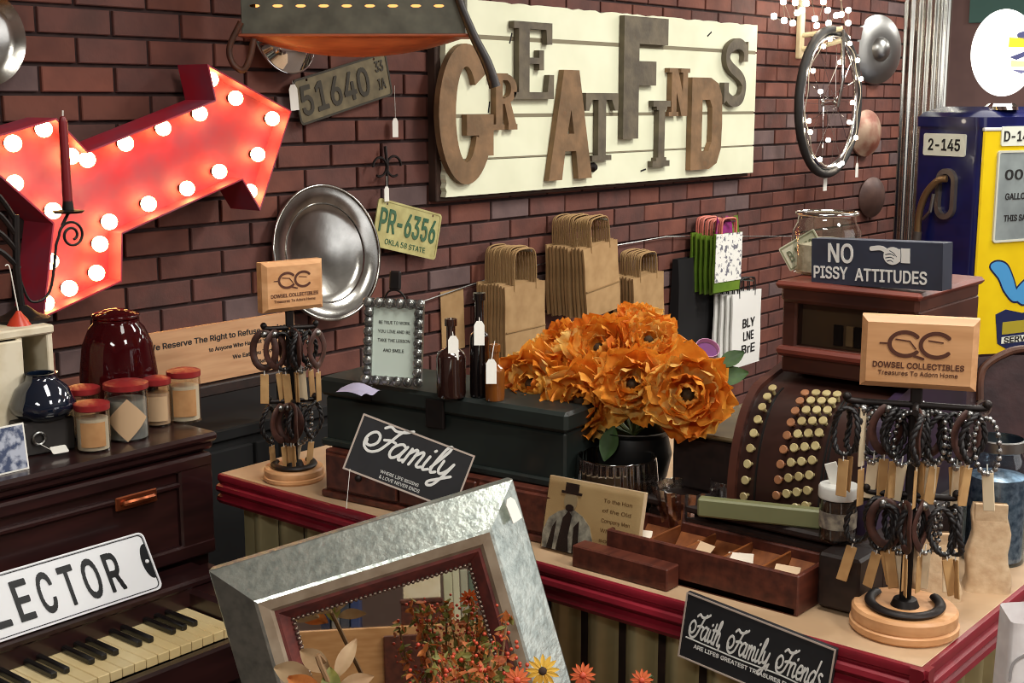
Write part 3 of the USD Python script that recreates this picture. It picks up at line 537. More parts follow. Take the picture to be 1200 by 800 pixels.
# cobalt glass vase, black box, postcard
p = at_y(48, 483, -.68)
bk = thing('black_box', 'small black metal box with ring pull and white tag below the blue glass bowl', 'box', stand((at_y(58, 540, -.72)[0], -.72, PT), (-.15, -1, 0)))
BLK2 = mat('worn_black', (54, 50, 48), (36, 33, 33), 12, .5)
part(bk, 'body', bx(-.052, .052, 0, .09, 0, .062, .003), BLK2); part(bk, 'ring_pull', mv(tube([(.011 * math.cos(a), 0, .011 * math.sin(a)) for a in np.linspace(0, 2 * np.pi, 24, endpoint=False)], .0025, 6, True), tr(-.018, -.005, .032)), STEEL)
tg2 = part(bk, 'tag', mv(ext(rrect(.03, .019, .003), .001), frame((.008, -.028, .011), (0, -.6, 1)) ), WHITEP, 'white price tag'); part(tg2, 'string', tube([(-.018, -.005, .022), (-.005, -.02, .012)], .0007, 5), WHITEP)
vs = thing('blue_bowl', 'round shiny dark blue glass bowl vase standing on the black box', 'vase', tr(at_y(49, 470, -.69)[0], -.692, PT + .0625) @ sc(1.28, 1.28, 1.1))
part(vs, 'body', lathe([(0, .0), (.032, .0), (.044, .012), (.046, .024), (.036, .05), (.022, .064), (.02, .072), (.023, .075), (.018, .075), (.017, .066), (.03, .05), (.03, .02), (0, .01)], 48), mat('cobalt_glass', (16, 26, 42), rough=.05, specular_ior_level=.9, coat_weight=.6), smooth=60)
p = at_y(12, 520, -.775)
t = thing('postcard', 'blue grey photo postcard standing at left edge of the piano top', 'postcard', frame((p[0] - .005, -.78, PT + .041), (0, -1, .12)))
part(t, 'card', mv(ext(rrect(.062, .082, .001), .002), np.eye(4)), WHITEP)
part(t, 'print', mv(ext(rrect(.056, .076, .0), .0006), tr(0, 0, .002)), mat('blue_print', (62, 74, 104), (176, 182, 198), 60, .5, detail=3, lo=.42, hi=.58), smooth=False)

# ================================================================ ON AND BEHIND THE COUNTER
# wire along the wall and stacks of paper bags hung on rods
t = thing('wall_wire', 'thin wire strung along the brick wall behind the paper bags', 'wire')
part(t, 'wire', tube([(2.9, -.02, 1.0), (3.3, -.02, 1.05), (3.9, -.02, 1.1), (4.4, -.02, 1.11), (5.6, -.02, 1.02)], .0025, 5), STEEL); part(t, 'nail', rod((2.9, 0, 1.0), (2.9, -.03, 1.0), .004, 6), IRON); part(t, 'nail', rod((5.6, 0, 1.02), (5.6, -.03, 1.02), .004, 6), IRON)
def bag_mesh(w, h, th):
    def f(u, v):
        a = u * 2 * np.pi; x = np.clip(np.cos(a) * 1.35, -1, 1) * w / 2; y = np.clip(np.sin(a) * 1.35, -1, 1) * th / 2 * (.5 + .5 * np.sin(np.pi * np.clip(v, .05, .95)))
        return x, y + .0015 * np.sin(9 * v + 5 * u), -v * h
    return cat(grid(f, 29, 8), bx(-w / 2, w / 2, -th * .25, th * .25, -h - .001, -h + .002, 0))
def handle(w, h, r=.0028, y=0): return tube(spline([(-w, y, -.02), (-w, y, h * .55), (-w * .8, y, h * .93), (0, y, h), (w * .8, y, h * .93), (w, y, h * .55), (w, y, -.02)], 5), r, 6)
ORD = [None, 'first', 'second', 'third', 'fourth', 'fifth', 'sixth', 'seventh', 'eighth', 'ninth', 'tenth', 'eleventh', 'twelfth', 'thirteenth', 'fourteenth', 'fifteenth', 'sixteenth', 'seventeenth', 'eighteenth', 'nineteenth']
def bag_stack(n, w, h, hh, px, lean, lab, front_lab, group, mb, mh, front=None, dy0=-.04, step=-.0155, cord=.003, z=None, dx=0., name='paper_bag'):
    (fx, fy) = px; yf = dy0 + step * (n - 1); p = at_y(fx, fy, yf)      # top left corner of the front bag
    c0 = np.array([p[0] + w / 2, 0, p[2] if z is None else z])
    rd = thing('bag_rod', f'steel rod on brick wall carrying each {lab}', 'rod')
    part(rd, 'rod', rod((c0[0] , .0, c0[2] + hh - .012), (c0[0], yf - .03, c0[2] + hh - .008), .004, 8), STEEL)
    root = None
    for i in range(n):
        M = tr(c0[0] + dx * (i - n + 1), dy0 + step * i, c0[2] + .004 * rng.uniform(-1, 1) - .0 * i) @ ry(lean * (.4 + .6 * i / (n - 1)) + rng.uniform(-1.2, 1.2)) @ rz(rng.uniform(-1.5, 1.5))
        last = i == n - 1; lab_i = f'{lab}, {ORD[n - i]} from the front'
        if root is None or (last and front):
            t = thing(name, front_lab if last else lab_i, 'bag', M, group)
            part(t, 'body', bag_mesh(w, h, .011), mb, smooth=40); part(t, 'handle', cat(handle(w * .27, hh, cord, -.004), ), mh, smooth=60); part(t, 'handle', handle(w * .27, hh * .97, cord, .004), mh, smooth=60)
            if last and front: front(t, w, h)
            else: root = t
        else: dup(root, M, front_lab if last else lab_i)
def fold(t, w, h): part(t, 'bottom_fold', bx(-w / 2 + .002, w / 2 - .002, -.0085, -.006, -h * .62, -h * .60, .0005), mat(f'fold_{taken["/World/paper_bag"]}', (150, 118, 76), rough=.85), 'fold crease')
bag_stack(10, .205, .245, .115, (591, 335), 0, 'brown kraft paper bag in the left stack', 'front brown kraft paper bag of the left stack', 'left stack of kraft bags', KRAFT, KRAFTD, fold, step=-.013)
bag_stack(11, .195, .245, .095, (683, 289), -6, 'brown kraft paper bag in the tall middle stack', 'front brown kraft paper bag of the middle stack, hanging crooked', 'middle stack of kraft bags', KRAFT, KRAFTD, fold, step=-.016)
bag_stack(7, .205, .25, .085, (741, 324), -4, 'brown kraft paper bag in the right stack', 'front brown kraft paper bag of the right stack, lowest behind flowers', 'right stack of kraft bags', KRAFT, KRAFTD, fold, step=-.014)
t = solo('kraft_sheet', mv(ext(rrect(.11, .2, .002), .003), np.eye(4)), KRAFT, 'single small kraft paper bag flat on the bricks left of the bag stacks', 'bag', frame(at_y(530, 375, -.012), (0, -1, 0), 2))
# gift bags
PRINTM = mat('floral_print', (240, 240, 234), (112, 112, 124), 55, .6, lo=.52, hi=.6, detail=2); GREENM = mat('gift_green', (112, 142, 44), (84, 116, 32), 8, .5); GREEND = mat('gift_green_dark', (78, 104, 34), rough=.5)
GWHITE = mat('white_bag', (232, 232, 228), rough=.6); BCORD = mat('black_cord', (20, 20, 22), rough=.6); PINK = mat('pink_ribbon', (206, 116, 100), rough=.5); MAG = mat('magenta_ribbon', (150, 34, 120), rough=.45)
def floral(t, w, h):
    part(t, 'print', bx(-w / 2 + .001, w / 2 - .001, -.0086, -.006, -h * .83, -.001, .0003), PRINTM, 'white front with grey floral print', smooth=False)
    for i, (x, m) in enumerate(((-.05, MAG), (.02, MAG), (.07, GREENM))): part(t, 'tissue', mv(grid(lambda u, v: ((u - .5) * .07 * (1 - .5 * v), .012 * np.sin(7 * u + i) , v * (.055 + .02 * np.sin(8 * u))), 9, 6), tr(x, .006, -.005)), m, 'tissue paper tuft', smooth=60)
bag_stack(6, .20, .235, .06, (838, 276), 0, 'green gift bag with pink cord handles', 'front gift bag with grey floral print and magenta tissue', 'green gift bags', GREENM, PINK, floral, step=-.022, cord=.005, name='gift_bag')
def words(t, w, h):
    for i, s in enumerate(('BLY', 'LNE', 'BrE')): part(t, 'print_word', mv(txt(s, .036, (.10, .085, .11)[i], .0008, True, .015, -.13 - .055 * i), frame((0, -.0062, 0), (0, -1, 0))), INK, smooth=False)
bag_stack(4, .235, .31, .06, (858, 346), 0, 'white paper bag with black cord handles', 'front white paper bag with rows of black letters', 'white printed bags', GWHITE, BCORD, words, step=-.02, dy0=-.09, dx=.012, name='white_bag')
t = thing('black_garment', 'black cloth bag hanging in the shade behind the green gift bags', 'bag', tr(*at_y(815, 300, -.035)))
part(t, 'body', mv(bag_mesh(.42, .36, .05), tr(.06, 0, 0)), mat('black_cloth', (16, 15, 17), rough=.9), smooth=40); part(t, 'handle', mv(handle(.06, .05, .005), tr(.06, 0, 0)), BCORD)

# drawer chest and dark green trunk, turned a little to the room
NB = np.array([-1, -.10, 0])
MB = stand((1.655, -1.325, CZ), NB)
t = thing('drawer_box', 'red brown wooden drawer box on the counter under the dark green trunk', 'box', MB)
part(t, 'case', bx(-.265, .265, .003, .2, 0, .092, .002), REDWOOD); part(t, 'plinth', bx(-.272, .272, -.004, .2, 0, .014, .003), REDWOOD)
for i in range(3): d = part(t, 'drawer', bx(-.26 + i * .175, -.09 + i * .175, -.004, .003, .018, .086, .003), REDWOOD); part(d, 'knob', mv(ball(.007, (-.175 + i * .175, -.009, .052)), np.eye(4)), IRON)
DGREEN = mat('dark_green_paint', (34, 44, 40), (22, 28, 26), 8, .5, c3=(60, 50, 40), bump=.05)
t = thing('trunk', 'dark green painted wooden trunk with scuffed lid on top of the drawer box', 'trunk', stand((1.68, -1.305, CZ + .0925), NB))
part(t, 'body', bx(-.265, .265, .0, .16, .0, .095, .004), DGREEN); part(t, 'lid', bx(-.272, .272, -.008, .166, .097, .132, .006), DGREEN); part(t, 'bottom_rail', bx(-.272, .272, -.008, .166, 0, .014, .003), DGREEN)
part(t, 'latch', bx(-.02, .02, -.012, -.004, .07, .122, .002), IRON); part(t, 'hinge_strap', bx(-.17, -.145, -.0095, 0, .1, .13, .001), IRON)
TT = CZ + .0925 + .1325
# beaded picture frame
bfp = at_z(459, 455, TT); t = thing('beaded_frame', 'upright picture frame with jewelled border and pale green text card on the trunk', 'picture frame', frame((bfp[0], bfp[1], TT + .006), (-.93, -.37, .12)))
W, Hh = .112, .155
part(t, 'frame', mv(ext(rrect(W, Hh, .004).difference(rrect(W - .03, Hh - .03, .001)), .008), tr(0, Hh / 2, -.008)), STEEL); part(t, 'card', mv(ext(rrect(W - .028, Hh - .028, 0), .002), tr(0, Hh / 2, -.006)), mat('mint_card', (206, 220, 208), rough=.6), smooth=False)
part(t, 'text_line', cat(*[txt(s, .0055, w, .0005, False, 0, y, -.0039) for s, w, y in (('BE TRUE TO WORK', .06, .112), ('YOU LIVE AND BE', .062, .096), ('TAKE THE LESSON', .062, .08), ('AND SMILE', .04, .062))]), INK, smooth=False, kind='stuff')
GEM = mat('pewter_gem', (176, 178, 174), (104, 108, 108), 60, .18, .8)
per = []
for i in range(6): per += [((i - 2.5) * .0205, .0075), ((i - 2.5) * .0205, Hh - .0075)]
for i in range(1, 8): per += [(-W / 2 + .0075, .0075 + i * .0175), (W / 2 - .0075, .0075 + i * .0175)]
for x, y in per: part(t, 'jewel', mv(trimesh.creation.icosphere(1, .0092), tr(x, y, .002) @ sc(1, 1, .6)), GEM, smooth=True)
part(t, 'easel_back', mv(bx(-.02, .02, 0, .1, 0, .003, .001), tr(0, .02, -.008) @ rx(-24) @ tr(0, 0, -.003)), BLACK)
part(t, 'hanger', cat(tube(spline([(-.02, Hh, -.004), (-.012, Hh + .012, 0), (0, Hh + .016, 0), (.012, Hh + .012, 0), (.02, Hh, -.004)], 5), .002, 6), bx(-.011, .011, Hh + .015, Hh + .05, -.006, .002, .003)), IRON, 'black wire loop with a black clip')
# bottles
BGL = mat('brown_glass', (44, 24, 20), rough=.08, specular_ior_level=.8, coat_weight=.4); KGL = mat('black_glass', (16, 13, 14), rough=.08, specular_ior_level=.8); AGL = mat('amber_glass', (128, 74, 30), rough=.1, specular_ior_level=.8)
def bottle(lab, px, r, h, nr, nh, m, tagw=None, tagl=None, stop=None):
    p = at_z(*px, TT); t = thing('bottle', lab, 'bottle', stand((p[0], p[1], TT), CAM - p))
    part(t, 'body', lathe([(0, 0), (r * .94, 0), (r, .006), (r, h), (r * .85, h + r * .35), (nr, h + r * .7), (nr, h + nh), (nr * 1.35, h + nh), (nr * 1.35, h + nh + .012), (nr * .7, h + nh + .012), (0, h + nh + .008)], 36), m, smooth=50)
    if tagw:
        tg = thing('price_tag', tagl, 'tag', stand((p[0], p[1], TT), CAM - p) @ frame((tagw[0], -nr - .008 - tagw[2], h + nh * .5 + tagw[1]), (0, -1, .3)))
        s = .03; part(tg, 'card', ext(P((-s * .3, -s * .8), (s * .3, -s * .8), (s * .3, s * .35), (s * .15, s * .6), (-s * .15, s * .6), (-s * .3, s * .35)), .001), WHITEP); part(tg, 'string', tube([(0, s * .45, .001), (-tagw[0] * .5, .035, -.004), (-tagw[0], .05, -.005)], .0008, 5), WHITEP)
    return t
bottle('squat brown glass bottle with a tag, standing on the trunk beside the beaded frame', (529, 464), .026, .07, .008, .055, BGL, (.004, -.006, .0), 'white price tag on the squat brown bottle')
bottle('tall black bottle between the brown bottle and the orange flowers', (562, 464), .017, .105, .008, .065, KGL, (.0, -.02, .0), 'white price tag on the tall black bottle')
bottle('small amber bottle half hidden by the orange flowers', (580, 468), .017, .05, .007, .035, AGL, (-.006, -.01, .01), 'small white price tag on the amber bottle')
p = at_z(405, 462, TT); t = solo('folded_cloth', mv(grid(lambda u, v: ((u - .5) * .05, (v - .5) * .07, .012 * np.sin(np.pi * u) * np.sin(np.pi * v) + .003 * np.sin(9 * u + 4 * v)), 14, 14), np.eye(4)), mat('lilac_cloth', (176, 170, 196), rough=.8), 'small crumpled lilac cloth at the left end of the trunk lid', 'cloth', tr(p[0] + .03, p[1], TT + .001), smooth=True)

# script lettering: single strokes, drawn as splines and thickened
GL = {
 'F': [[(.05, .55), (.15, .3), (.45, .25), (.7, .55), (.62, .95), (.3, 1.15), (.02, .95), (-.05, .55), (.15, .1), (.6, -.1), (1.05, .15), (1.3, .8), (1.5, 1.5), (1.75, 1.85)], [(.55, 1.55), (.8, 1.75), (1.2, 1.6), (1.7, 1.7), (2.1, 1.95)], [(.95, .85), (1.3, .95), (1.65, .9)]],
 'a': [[(.75, .85), (.45, 1), (.12, .7), (.1, .25), (.35, 0), (.65, .3), (.8, .95), (.72, .35), (.8, .03), (1.05, .15)]], 'i': [[(.1, .9), (.08, .3), (.2, .02), (.45, .15)], [(.16, 1.3), (.2, 1.36)]],
 'm': [[(.1, .95), (.1, 0)], [(.1, .6), (.35, .98), (.5, .8), (.48, 0)], [(.48, .6), (.75, .98), (.9, .8), (.88, .15), (1.05, .03), (1.2, .12)]], 'n': [[(.1, .95), (.1, 0)], [(.1, .6), (.38, .98), (.55, .8), (.53, .15), (.68, .02), (.85, .12)]],
 'l': [[(.1, .3), (.45, 1.5), (.4, 1.9), (.22, 1.6), (.15, .4), (.28, .03), (.5, .15)]], 't': [[(.25, 1.5), (.17, .3), (.3, .02), (.5, .15)], [(0, 1.0), (.5, 1.05)]], 'h': [[(.1, .3), (.4, 1.5), (.35, 1.85), (.18, 1.5), (.1, 0)], [(.1, .6), (.38, .98), (.55, .8), (.52, .12), (.66, .02), (.85, .12)]],
 'y': [[(.08, .95), (.12, .35), (.35, .15), (.62, .5), (.72, .95), (.62, .2), (.4, -.6), (.1, -.75), (.05, -.5), (.6, -.1), (1.0, .2)]], 'r': [[(.1, .95), (.12, 0)], [(.12, .6), (.3, .95), (.55, .95)]], 'e': [[(.1, .45), (.6, .55), (.55, .95), (.25, .95), (.08, .5), (.25, .05), (.55, .02), (.8, .2)]],
 'd': [[(.7, .85), (.4, .98), (.1, .6), (.15, .12), (.4, .0), (.65, .4)], [(.85, 1.8), (.72, .4), (.8, .03), (1.0, .15)]], 's': [[(.55, .9), (.3, .98), (.18, .75), (.5, .4), (.45, .08), (.1, .05)]], ',': [[(.1, .08), (.05, -.25)]], '&': [[(.8, .5), (.5, 0), (.1, .2), (.55, .75), (.4, 1), (.2, .8), (.75, .05)]]}
ADV = {'F': 1.6, 'a': 1.0, 'i': .42, 'm': 1.18, 'n': .82, 'l': .46, 't': .46, 'h': .82, 'y': .86, 'r': .55, 'e': .72, 'd': .96, 's': .66, ',': .5, ' ': .5, '&': 1.}
def script(s, x0, y0, k, th, slant=.3, d=.0008):
    gs = []; x = 0
    for c in s:
        for st in GL.get(c, []):
            p = spline(st, 6); p = np.stack([x + p[:, 0] + slant * p[:, 1], p[:, 1]], 1); gs.append(LineString(p * k + [x0, y0]).buffer(th, quad_segs=2))
        x += ADV.get(c, .7)
    return mv(ext(union_all(gs).simplify(th * .12), d), tr(0, 0, 0)), x * k
SLATE = mat('slate_black', (30, 30, 34), (24, 24, 27), 30, .6); CHALK = mat('chalk_white', (226, 226, 222), rough=.7); SLEDGE = mat('sign_edge', (186, 170, 158), rough=.6)
def corners_frame(pl, pr, pbl):
    r = pr - pl; w = np.linalg.norm(r); r = r / w; u = pl - pbl; u = u - r * (u @ r); h = np.linalg.norm(u); u = u / h; n = np.cross(r, u)
    M = np.eye(4); M[:3, 0], M[:3, 1], M[:3, 2], M[:3, 3] = r, u, n, (pl + pr) / 2 - u * h / 2; return M, w, h
tF = depth(at_x(557, 534, 1.615))
M, w, h = corners_frame(at_t(426, 484, tF), at_t(557, 534, tF), at_t(402, 549, tF))
t = thing('script_sign', 'small black tilted sign with white script word Family hung before the trunk', 'sign', M)
part(t, 'board', mv(ext(rrect(w, h, .001), .008), tr(0, 0, -.008)), SLATE); part(t, 'edge_line', mv(ext(rrect(w, h, .001).difference(rrect(w - .006, h - .006, 0)), .0008), np.eye(4)), SLEDGE, smooth=False)
m, L = script('Family', 0, 0, 1, .09); k = w * .80 / (m.bounds[1][0] - m.bounds[0][0])
m, _ = script('Family', 0, 0, k, .0023); b = m.bounds; m.apply_translation([-(b[0][0] + b[1][0]) / 2 - .004, -(b[0][1] + b[1][1]) / 2 + .013, 0]); part(t, 'script_word', m, CHALK, smooth=False)
part(t, 'small_line', txt('WHERE LIFE BEGINS', .0052, w * .34, .0006, False, -.005, -h * .31), CHALK, smooth=False); part(t, 'small_line', txt('& LOVE NEVER ENDS', .0056, w * .36, .0006, False, -.002, -h * .40), CHALK, smooth=False)
part(t, 'string', tube([(-w / 2 + .012, -h / 2 + .004, .001), (-w / 2 + .03, -h / 2 - .06, .001)], .0006, 5), WHITEP)
XG = CX - .018
M, w, h = corners_frame(at_x(805, 693, XG), at_x(980, 761, XG), at_x(794, 768, XG - .004))
t = thing('script_sign', 'larger black sign with white script Faith, Family, Friends leaning on the counter edge', 'sign', M)
part(t, 'board', mv(ext(rrect(w, h, .001), .008), tr(0, 0, -.008)), SLATE); part(t, 'edge_line', mv(ext(rrect(w, h, .001).difference(rrect(w - .005, h - .005, 0)), .0008), np.eye(4)), SLEDGE, smooth=False)
m, L = script('Faith, Family, Friends', 0, 0, 1, .09); k = w * .9 / (m.bounds[1][0] - m.bounds[0][0])
m, _ = script('Faith, Family, Friends', 0, 0, k * 1.0, .0011); m.apply_transform(sc(1, 1.75, 1)); b = m.bounds; m.apply_translation([-(b[0][0] + b[1][0]) / 2, -.012, 0]); part(t, 'script_line', m, CHALK, smooth=False)
part(t, 'underline', cat(mv(ext(LineString(spline([(-w * .46, -.017), (-w * .1, -.018), (w * .2, -.016), (w * .42, -.019), (w * .46, -.008)], 6)).buffer(.0009), .0008), np.eye(4)), txt('ARE LIFES GREATEST TREASURES EVER HELD', .006, w * .8, .0006, True, 0, -.026)), CHALK, smooth=False)

# photo card with a cut out portrait
M, w, h = corners_frame(at_x(645, 556, 1.684), at_x(757, 577, 1.684), at_x(636, 640, 1.655))
t = thing('photo_card', 'antique card wrapped in clear film with black and white portrait of a person in coat', 'photograph', M)
part(t, 'card', mv(ext(rrect(w, h, .001), .006), tr(0, 0, -.006)), mat('old_card', (226, 200, 164), (206, 176, 138), 8, .3, c3=(232, 216, 184)), smooth=False)
GREY = mat('photo_grey', (206, 208, 212), (120, 122, 130), 60, .4); DK = mat('photo_dark', (34, 32, 36), rough=.4); SK = mat('photo_face', (186, 172, 152), rough=.4)
x0 = -w * .24; e = h
def pp(*q): return Polygon([(x0 + x * e, y * e) for x, y in q])
def el(x, y, rx_, ry_): return affinity.scale(Point(x0 + x * e, y * e).buffer(e), rx_, ry_, origin=(x0 + x * e, y * e))
person = [('portrait_coat', pp((-.40, -.5), (-.42, -.28), (-.34, -.08), (-.2, .02), (-.06, .08), (.08, .08), (.22, .02), (.36, -.1), (.44, -.3), (.40, -.5)).intersection(sbox(-w / 2, -h / 2, w / 2, h / 2)), GREY), ('portrait_waistcoat', pp((-.16, -.5), (-.1, -.05), (-.02, .06), (.05, .0), (.02, -.3), (.06, -.5)), DK), ('portrait_lapel', pp((-.32, -.5), (-.26, -.2), (-.2, -.1), (-.22, -.5)).union(pp((.12, -.5), (.1, -.15), (.18, -.05), (.2, -.3), (.24, -.5))), DK),
          ('portrait_face', el(0, .2, .11, .145), SK), ('portrait_hat', U(sbox(x0 - .17 * e, .29 * e, x0 + .17 * e, .325 * e), sbox(x0 - .11 * e, .32 * e, x0 + .11 * e, .44 * e)), DK), ('portrait_beard', el(.0, .1, .07, .05), DK)]
for i, (nm, pl, m) in enumerate(person): part(t, nm, mv(ext(pl, .0008 + .0004 * i), tr(0, 0, 0)), m, smooth=False)
for i in range(5): part(t, 'text_line', txt(('To the Hon', 'of the Old', 'Company Men', 'Who Stood', 'so Long')[i], .006, .055, .0005, False, w * .24, .035 - .016 * i), mat(f'faded_ink_{i}', (120, 88, 56), rough=.6), smooth=False)
part(t, 'film', mv(ext(rrect(w - .002, h - .002, 0), .0006), tr(0, 0, .003)), glass('clear_film', (246, 244, 236), .12), 'clear film over the card', smooth=False)
# slab of red brown wood in front of the card
c = (at_z(693, 655, CZ) + at_z(795, 690, CZ)) / 2
t = solo('wood_block', bx(-.085, .095, 0, .034, 0, .036, .002), REDWOOD, 'low red brown wooden block lying on the counter before the photo card', 'block', stand((1.618, -1.735, CZ), (-1, -.0, 0)))
# divided wooden tray (cash drawer insert)
t = thing('divided_tray', 'red brown wooden tray with curved coin compartments on the counter before the cash register', 'tray', stand((1.654, -1.86, CZ), (-1, -.0, 0)) @ tr(0, 0, .0))
TW = .165; TD = .115
part(t, 'front_wall', bx(-TW, TW, 0, .008, 0, .062, .002), REDWOOD); part(t, 'back_wall', bx(-TW, TW, TD - .008, TD, 0, .062, .002), REDWOOD)
for s in (-1, 1): part(t, 'end_wall', bx(s * TW - .004, s * TW + .004, 0, TD, 0, .062, .002), REDWOOD)
part(t, 'bottom', bx(-TW, TW, 0, TD, 0, .012, .001), REDWOOD)
WAX2 = mat('tray_wood', (150, 88, 46), (116, 64, 34), 9, .4, stretch=(6, 1, 6))
for i in range(1, 5): part(t, 'divider', bx(-TW + i * 2 * TW / 5 - .002, -TW + i * 2 * TW / 5 + .002, .006, TD - .006, .01, .056, .001), WAX2)
for i in range(5):
    xa = -TW + i * 2 * TW / 5 + .003; L = 2 * TW / 5 - .006
    part(t, 'coin_scoop', grid(lambda u, v: (xa + u * L, .008 + v * (TD - .016), .016 + .03 * (2 * v - 1) ** 2 + 0 * u), 3, 14), WAX2, smooth=60)
cards = [(-.13, .05, 20), (-.02, .06, -15), (.05, .055, 25), (.13, .05, 10)]
for i, (x, y, r) in enumerate(cards):
    solo('paper_slip', mv(ext(rrect(.038, .024, .001), .001), tr(x, y - .012, .048) @ rz(r) @ rx(38)), mat(f'slip_{i}', (226, 196, 160) if i % 2 else (236, 224, 206), rough=.7), ['small cream paper slip in the far left end of the divided tray', 'small tan paper slip left of the middle in the divided tray', 'small cream paper slip right of the middle in the divided tray', 'small tan paper slip in the near right end of the divided tray'][i], 'paper slip', stand((1.654, -1.86, CZ), (-1, 0, 0)), smooth=False)

# antique cash register facing the left side of the picture
BZ = CZ
CR = stand((1.745, -1.90, BZ), (-1, -.0, 0))        # local x right = -y, y = +x away from the front
REG = mat('register_brown', (62, 38, 32), (44, 27, 24), 9, .34, .15, coat_weight=.2); REGL = mat('register_light', (92, 52, 40), (66, 36, 30), 9, .4, .1, coat_weight=.2)
t = thing('cash_register', 'antique brown cash register with curved keyboard and glass window on top', 'cash register', CR)
part(t, 'drawer_base', bx(-.21, .20, .035, .42, .004, .075, .005), DARKWOOD); part(t, 'plinth', bx(-.22, .205, .02, .43, 0, .02, .004), REDWOOD)
part(t, 'drawer_front', bx(-.205, .13, .022, .036, .018, .072, .004), DARKWOOD); part(t, 'drawer_end', bx(.135, .2, -.045, .04, .006, .088, .004), DARKWOOD, 'dark wood drawer end standing proud'); part(t, 'shelf', bx(-.215, .205, .018, .43, .078, .092, .004), DARKWOOD)
# profile of the body: keyboard bulges forward and curls up to the window
ang_ = np.radians(np.linspace(-8, 84, 26)); R0 = .16
EA, EB, EY = .092, .168, .150
arc = [(EY - EA * math.cos(a), .11 + EB * math.sin(a)) for a in ang_]
prof = Polygon([(.42, .092)] + [(.055, .092)] + arc + [(.235, .30), (.42, .30)]).buffer(0)
def swept(x0, x1, pl): return mv(ext(pl, x1 - x0), np.array([[0, 0, 1, x0], [1, 0, 0, 0], [0, 1, 0, 0], [0, 0, 0, 1.]]))
part(t, 'body', swept(-.062, .150, prof), REG, smooth=35)
for x in (-.074, .150): part(t, 'cheek', swept(x, x + .014, prof.buffer(.008)), REGL if x < 0 else mat('register_plum', (54, 40, 62), (40, 32, 44), 8, .35), 'plum side plate' if x > 0 else None, smooth=35)
part(t, 'left_housing', bx(-.205, -.076, .09, .40, .092, .185, .006), DARKWOOD, 'lower housing with an olive top'); part(t, 'olive_slab', bx(-.208, -.074, .085, .40, .186, .194, .003), mat('olive_slab', (104, 88, 58), (80, 68, 46), 10, .5))
# top display box with window
part(t, 'window_housing', cat(bx(-.045, .185, .15, .40, .415, .445, .006), bx(-.045, .185, .16, .40, .30, .345, .004), bx(-.045, -.02, .16, .40, .34, .42, .003), bx(.115, .185, .16, .40, .34, .42, .003), bx(-.03, .16, .30, .40, .34, .42, 0)), REGL)
part(t, 'cornice', bx(-.052, .192, .142, .405, .438, .45, .005), mat('register_red', (124, 58, 44), (98, 44, 34), 9, .4))
part(t, 'window_sill', bx(-.05, .18, .148, .17, .328, .344, .005), mat('register_red_sill', (118, 52, 40), (92, 42, 32), 9, .4))
part(t, 'tab_plate', bx(-.02, .115, .182, .186, .345, .415, 0), mat('indicator_back', (142, 112, 88), (120, 94, 76), 12, .6))
for i, x in enumerate((.045, .066, .078, .098)): part(t, 'price_flag', bx(x - .008, x + .008, .177, .181, .35, .383, .001), [BLACK, LAB[1], BLACK, BLACK][i])
part(t, 'window_glass', bx(-.02, .115, .166, .168, .344, .416, 0), glass('window_pane', (226, 226, 220)))
crest = [Point(.06, .255).buffer(.012), affinity.scale(Point(.06, .262).buffer(.03), 1, .35), affinity.rotate(affinity.scale(Point(.035, .25).buffer(.02), 1, .4), 25), affinity.rotate(affinity.scale(Point(.085, .25).buffer(.02), 1, .4), -25)]
part(t, 'crest', mv(ext(union_all(crest), .004), frame((0, .2, .028), (0, -1, .55))), mat('crest_bronze', (116, 66, 48), rough=.4, metallic=.4))
KEYT = mat('key_face', (196, 182, 132), (168, 150, 104), 40, .35); KEYR = mat('key_face_red', (176, 120, 84), (140, 96, 66), 40, .35)
cols = [(-.040, 9, KEYT, 2, 72), (.016, 10, KEYR, -2, 72), (.033, 10, KEYT, 0, 74), (.050, 10, KEYT, 2, 75), (.067, 10, KEYT, 4, 76)]
for ci, (x, n, m, a0, a1) in enumerate(cols):
    for i in range(n):
        a = math.radians(a0 + (a1 - a0) * i / (n - 1)); ro = R0 + .012
        nn = np.array([0, -math.cos(a) / EA, math.sin(a) / EB]); nn /= np.linalg.norm(nn); o = np.array([x + .0008 * i, EY - EA * math.cos(a), .11 + EB * math.sin(a)]) + .012 * nn
        k_ = part(t, 'key', mv(lathe([(0, -.014), (.003, -.014), (.003, 0), (.0068, .0), (.0071, .002), (.006, .0035), (0, .0035)], 12), frame(o, nn)), m, smooth=40)
part(t, 'key_slot', cat(*[swept(x - .0015, x + .0015, Polygon(arc + [(EY - (EA + .0015) * math.cos(a), .11 + (EB + .0015) * math.sin(a)) for a in ang_[::-1]]).buffer(0)) for x in (-.028, .083, .089)]), BLACK, kind='stuff')
# sign, jar and plate on the register
M, w, h = corners_frame(at_x(951, 283, 1.91), at_x(1105, 289, 1.89), at_x(951, 335, 1.91))
n_ = M[:3, 2]; NAVY = mat('navy_board', (52, 58, 76), (44, 48, 62), 12, .6)
zz = BZ + .4505; M[2, 3] = zz + h / 2 + .002
t = thing('block_sign', 'navy wooden block sign with white words NO PISSY ATTITUDES on the cash register', 'sign', M)
part(t, 'block', mv(ext(rrect(w, h, .001), .03), tr(0, 0, -.03)), NAVY)
def slab(s, hh, ww, cx, cy): return txt(s, hh, ww, .0008, True, cx, cy)
part(t, 'word_no', slab('NO', h * .40, w * .2, -w * .265, h * .2), CHALK, smooth=False); part(t, 'word_pissy', slab('PISSY', h * .26, w * .27, -w * .345, -h * .24), CHALK, smooth=False); part(t, 'word_attitudes', slab('ATTITUDES', h * .26, w * .54, w * .12, -h * .25), CHALK, smooth=False)
hx, hy, k = w * .12, h * .2, h * .5
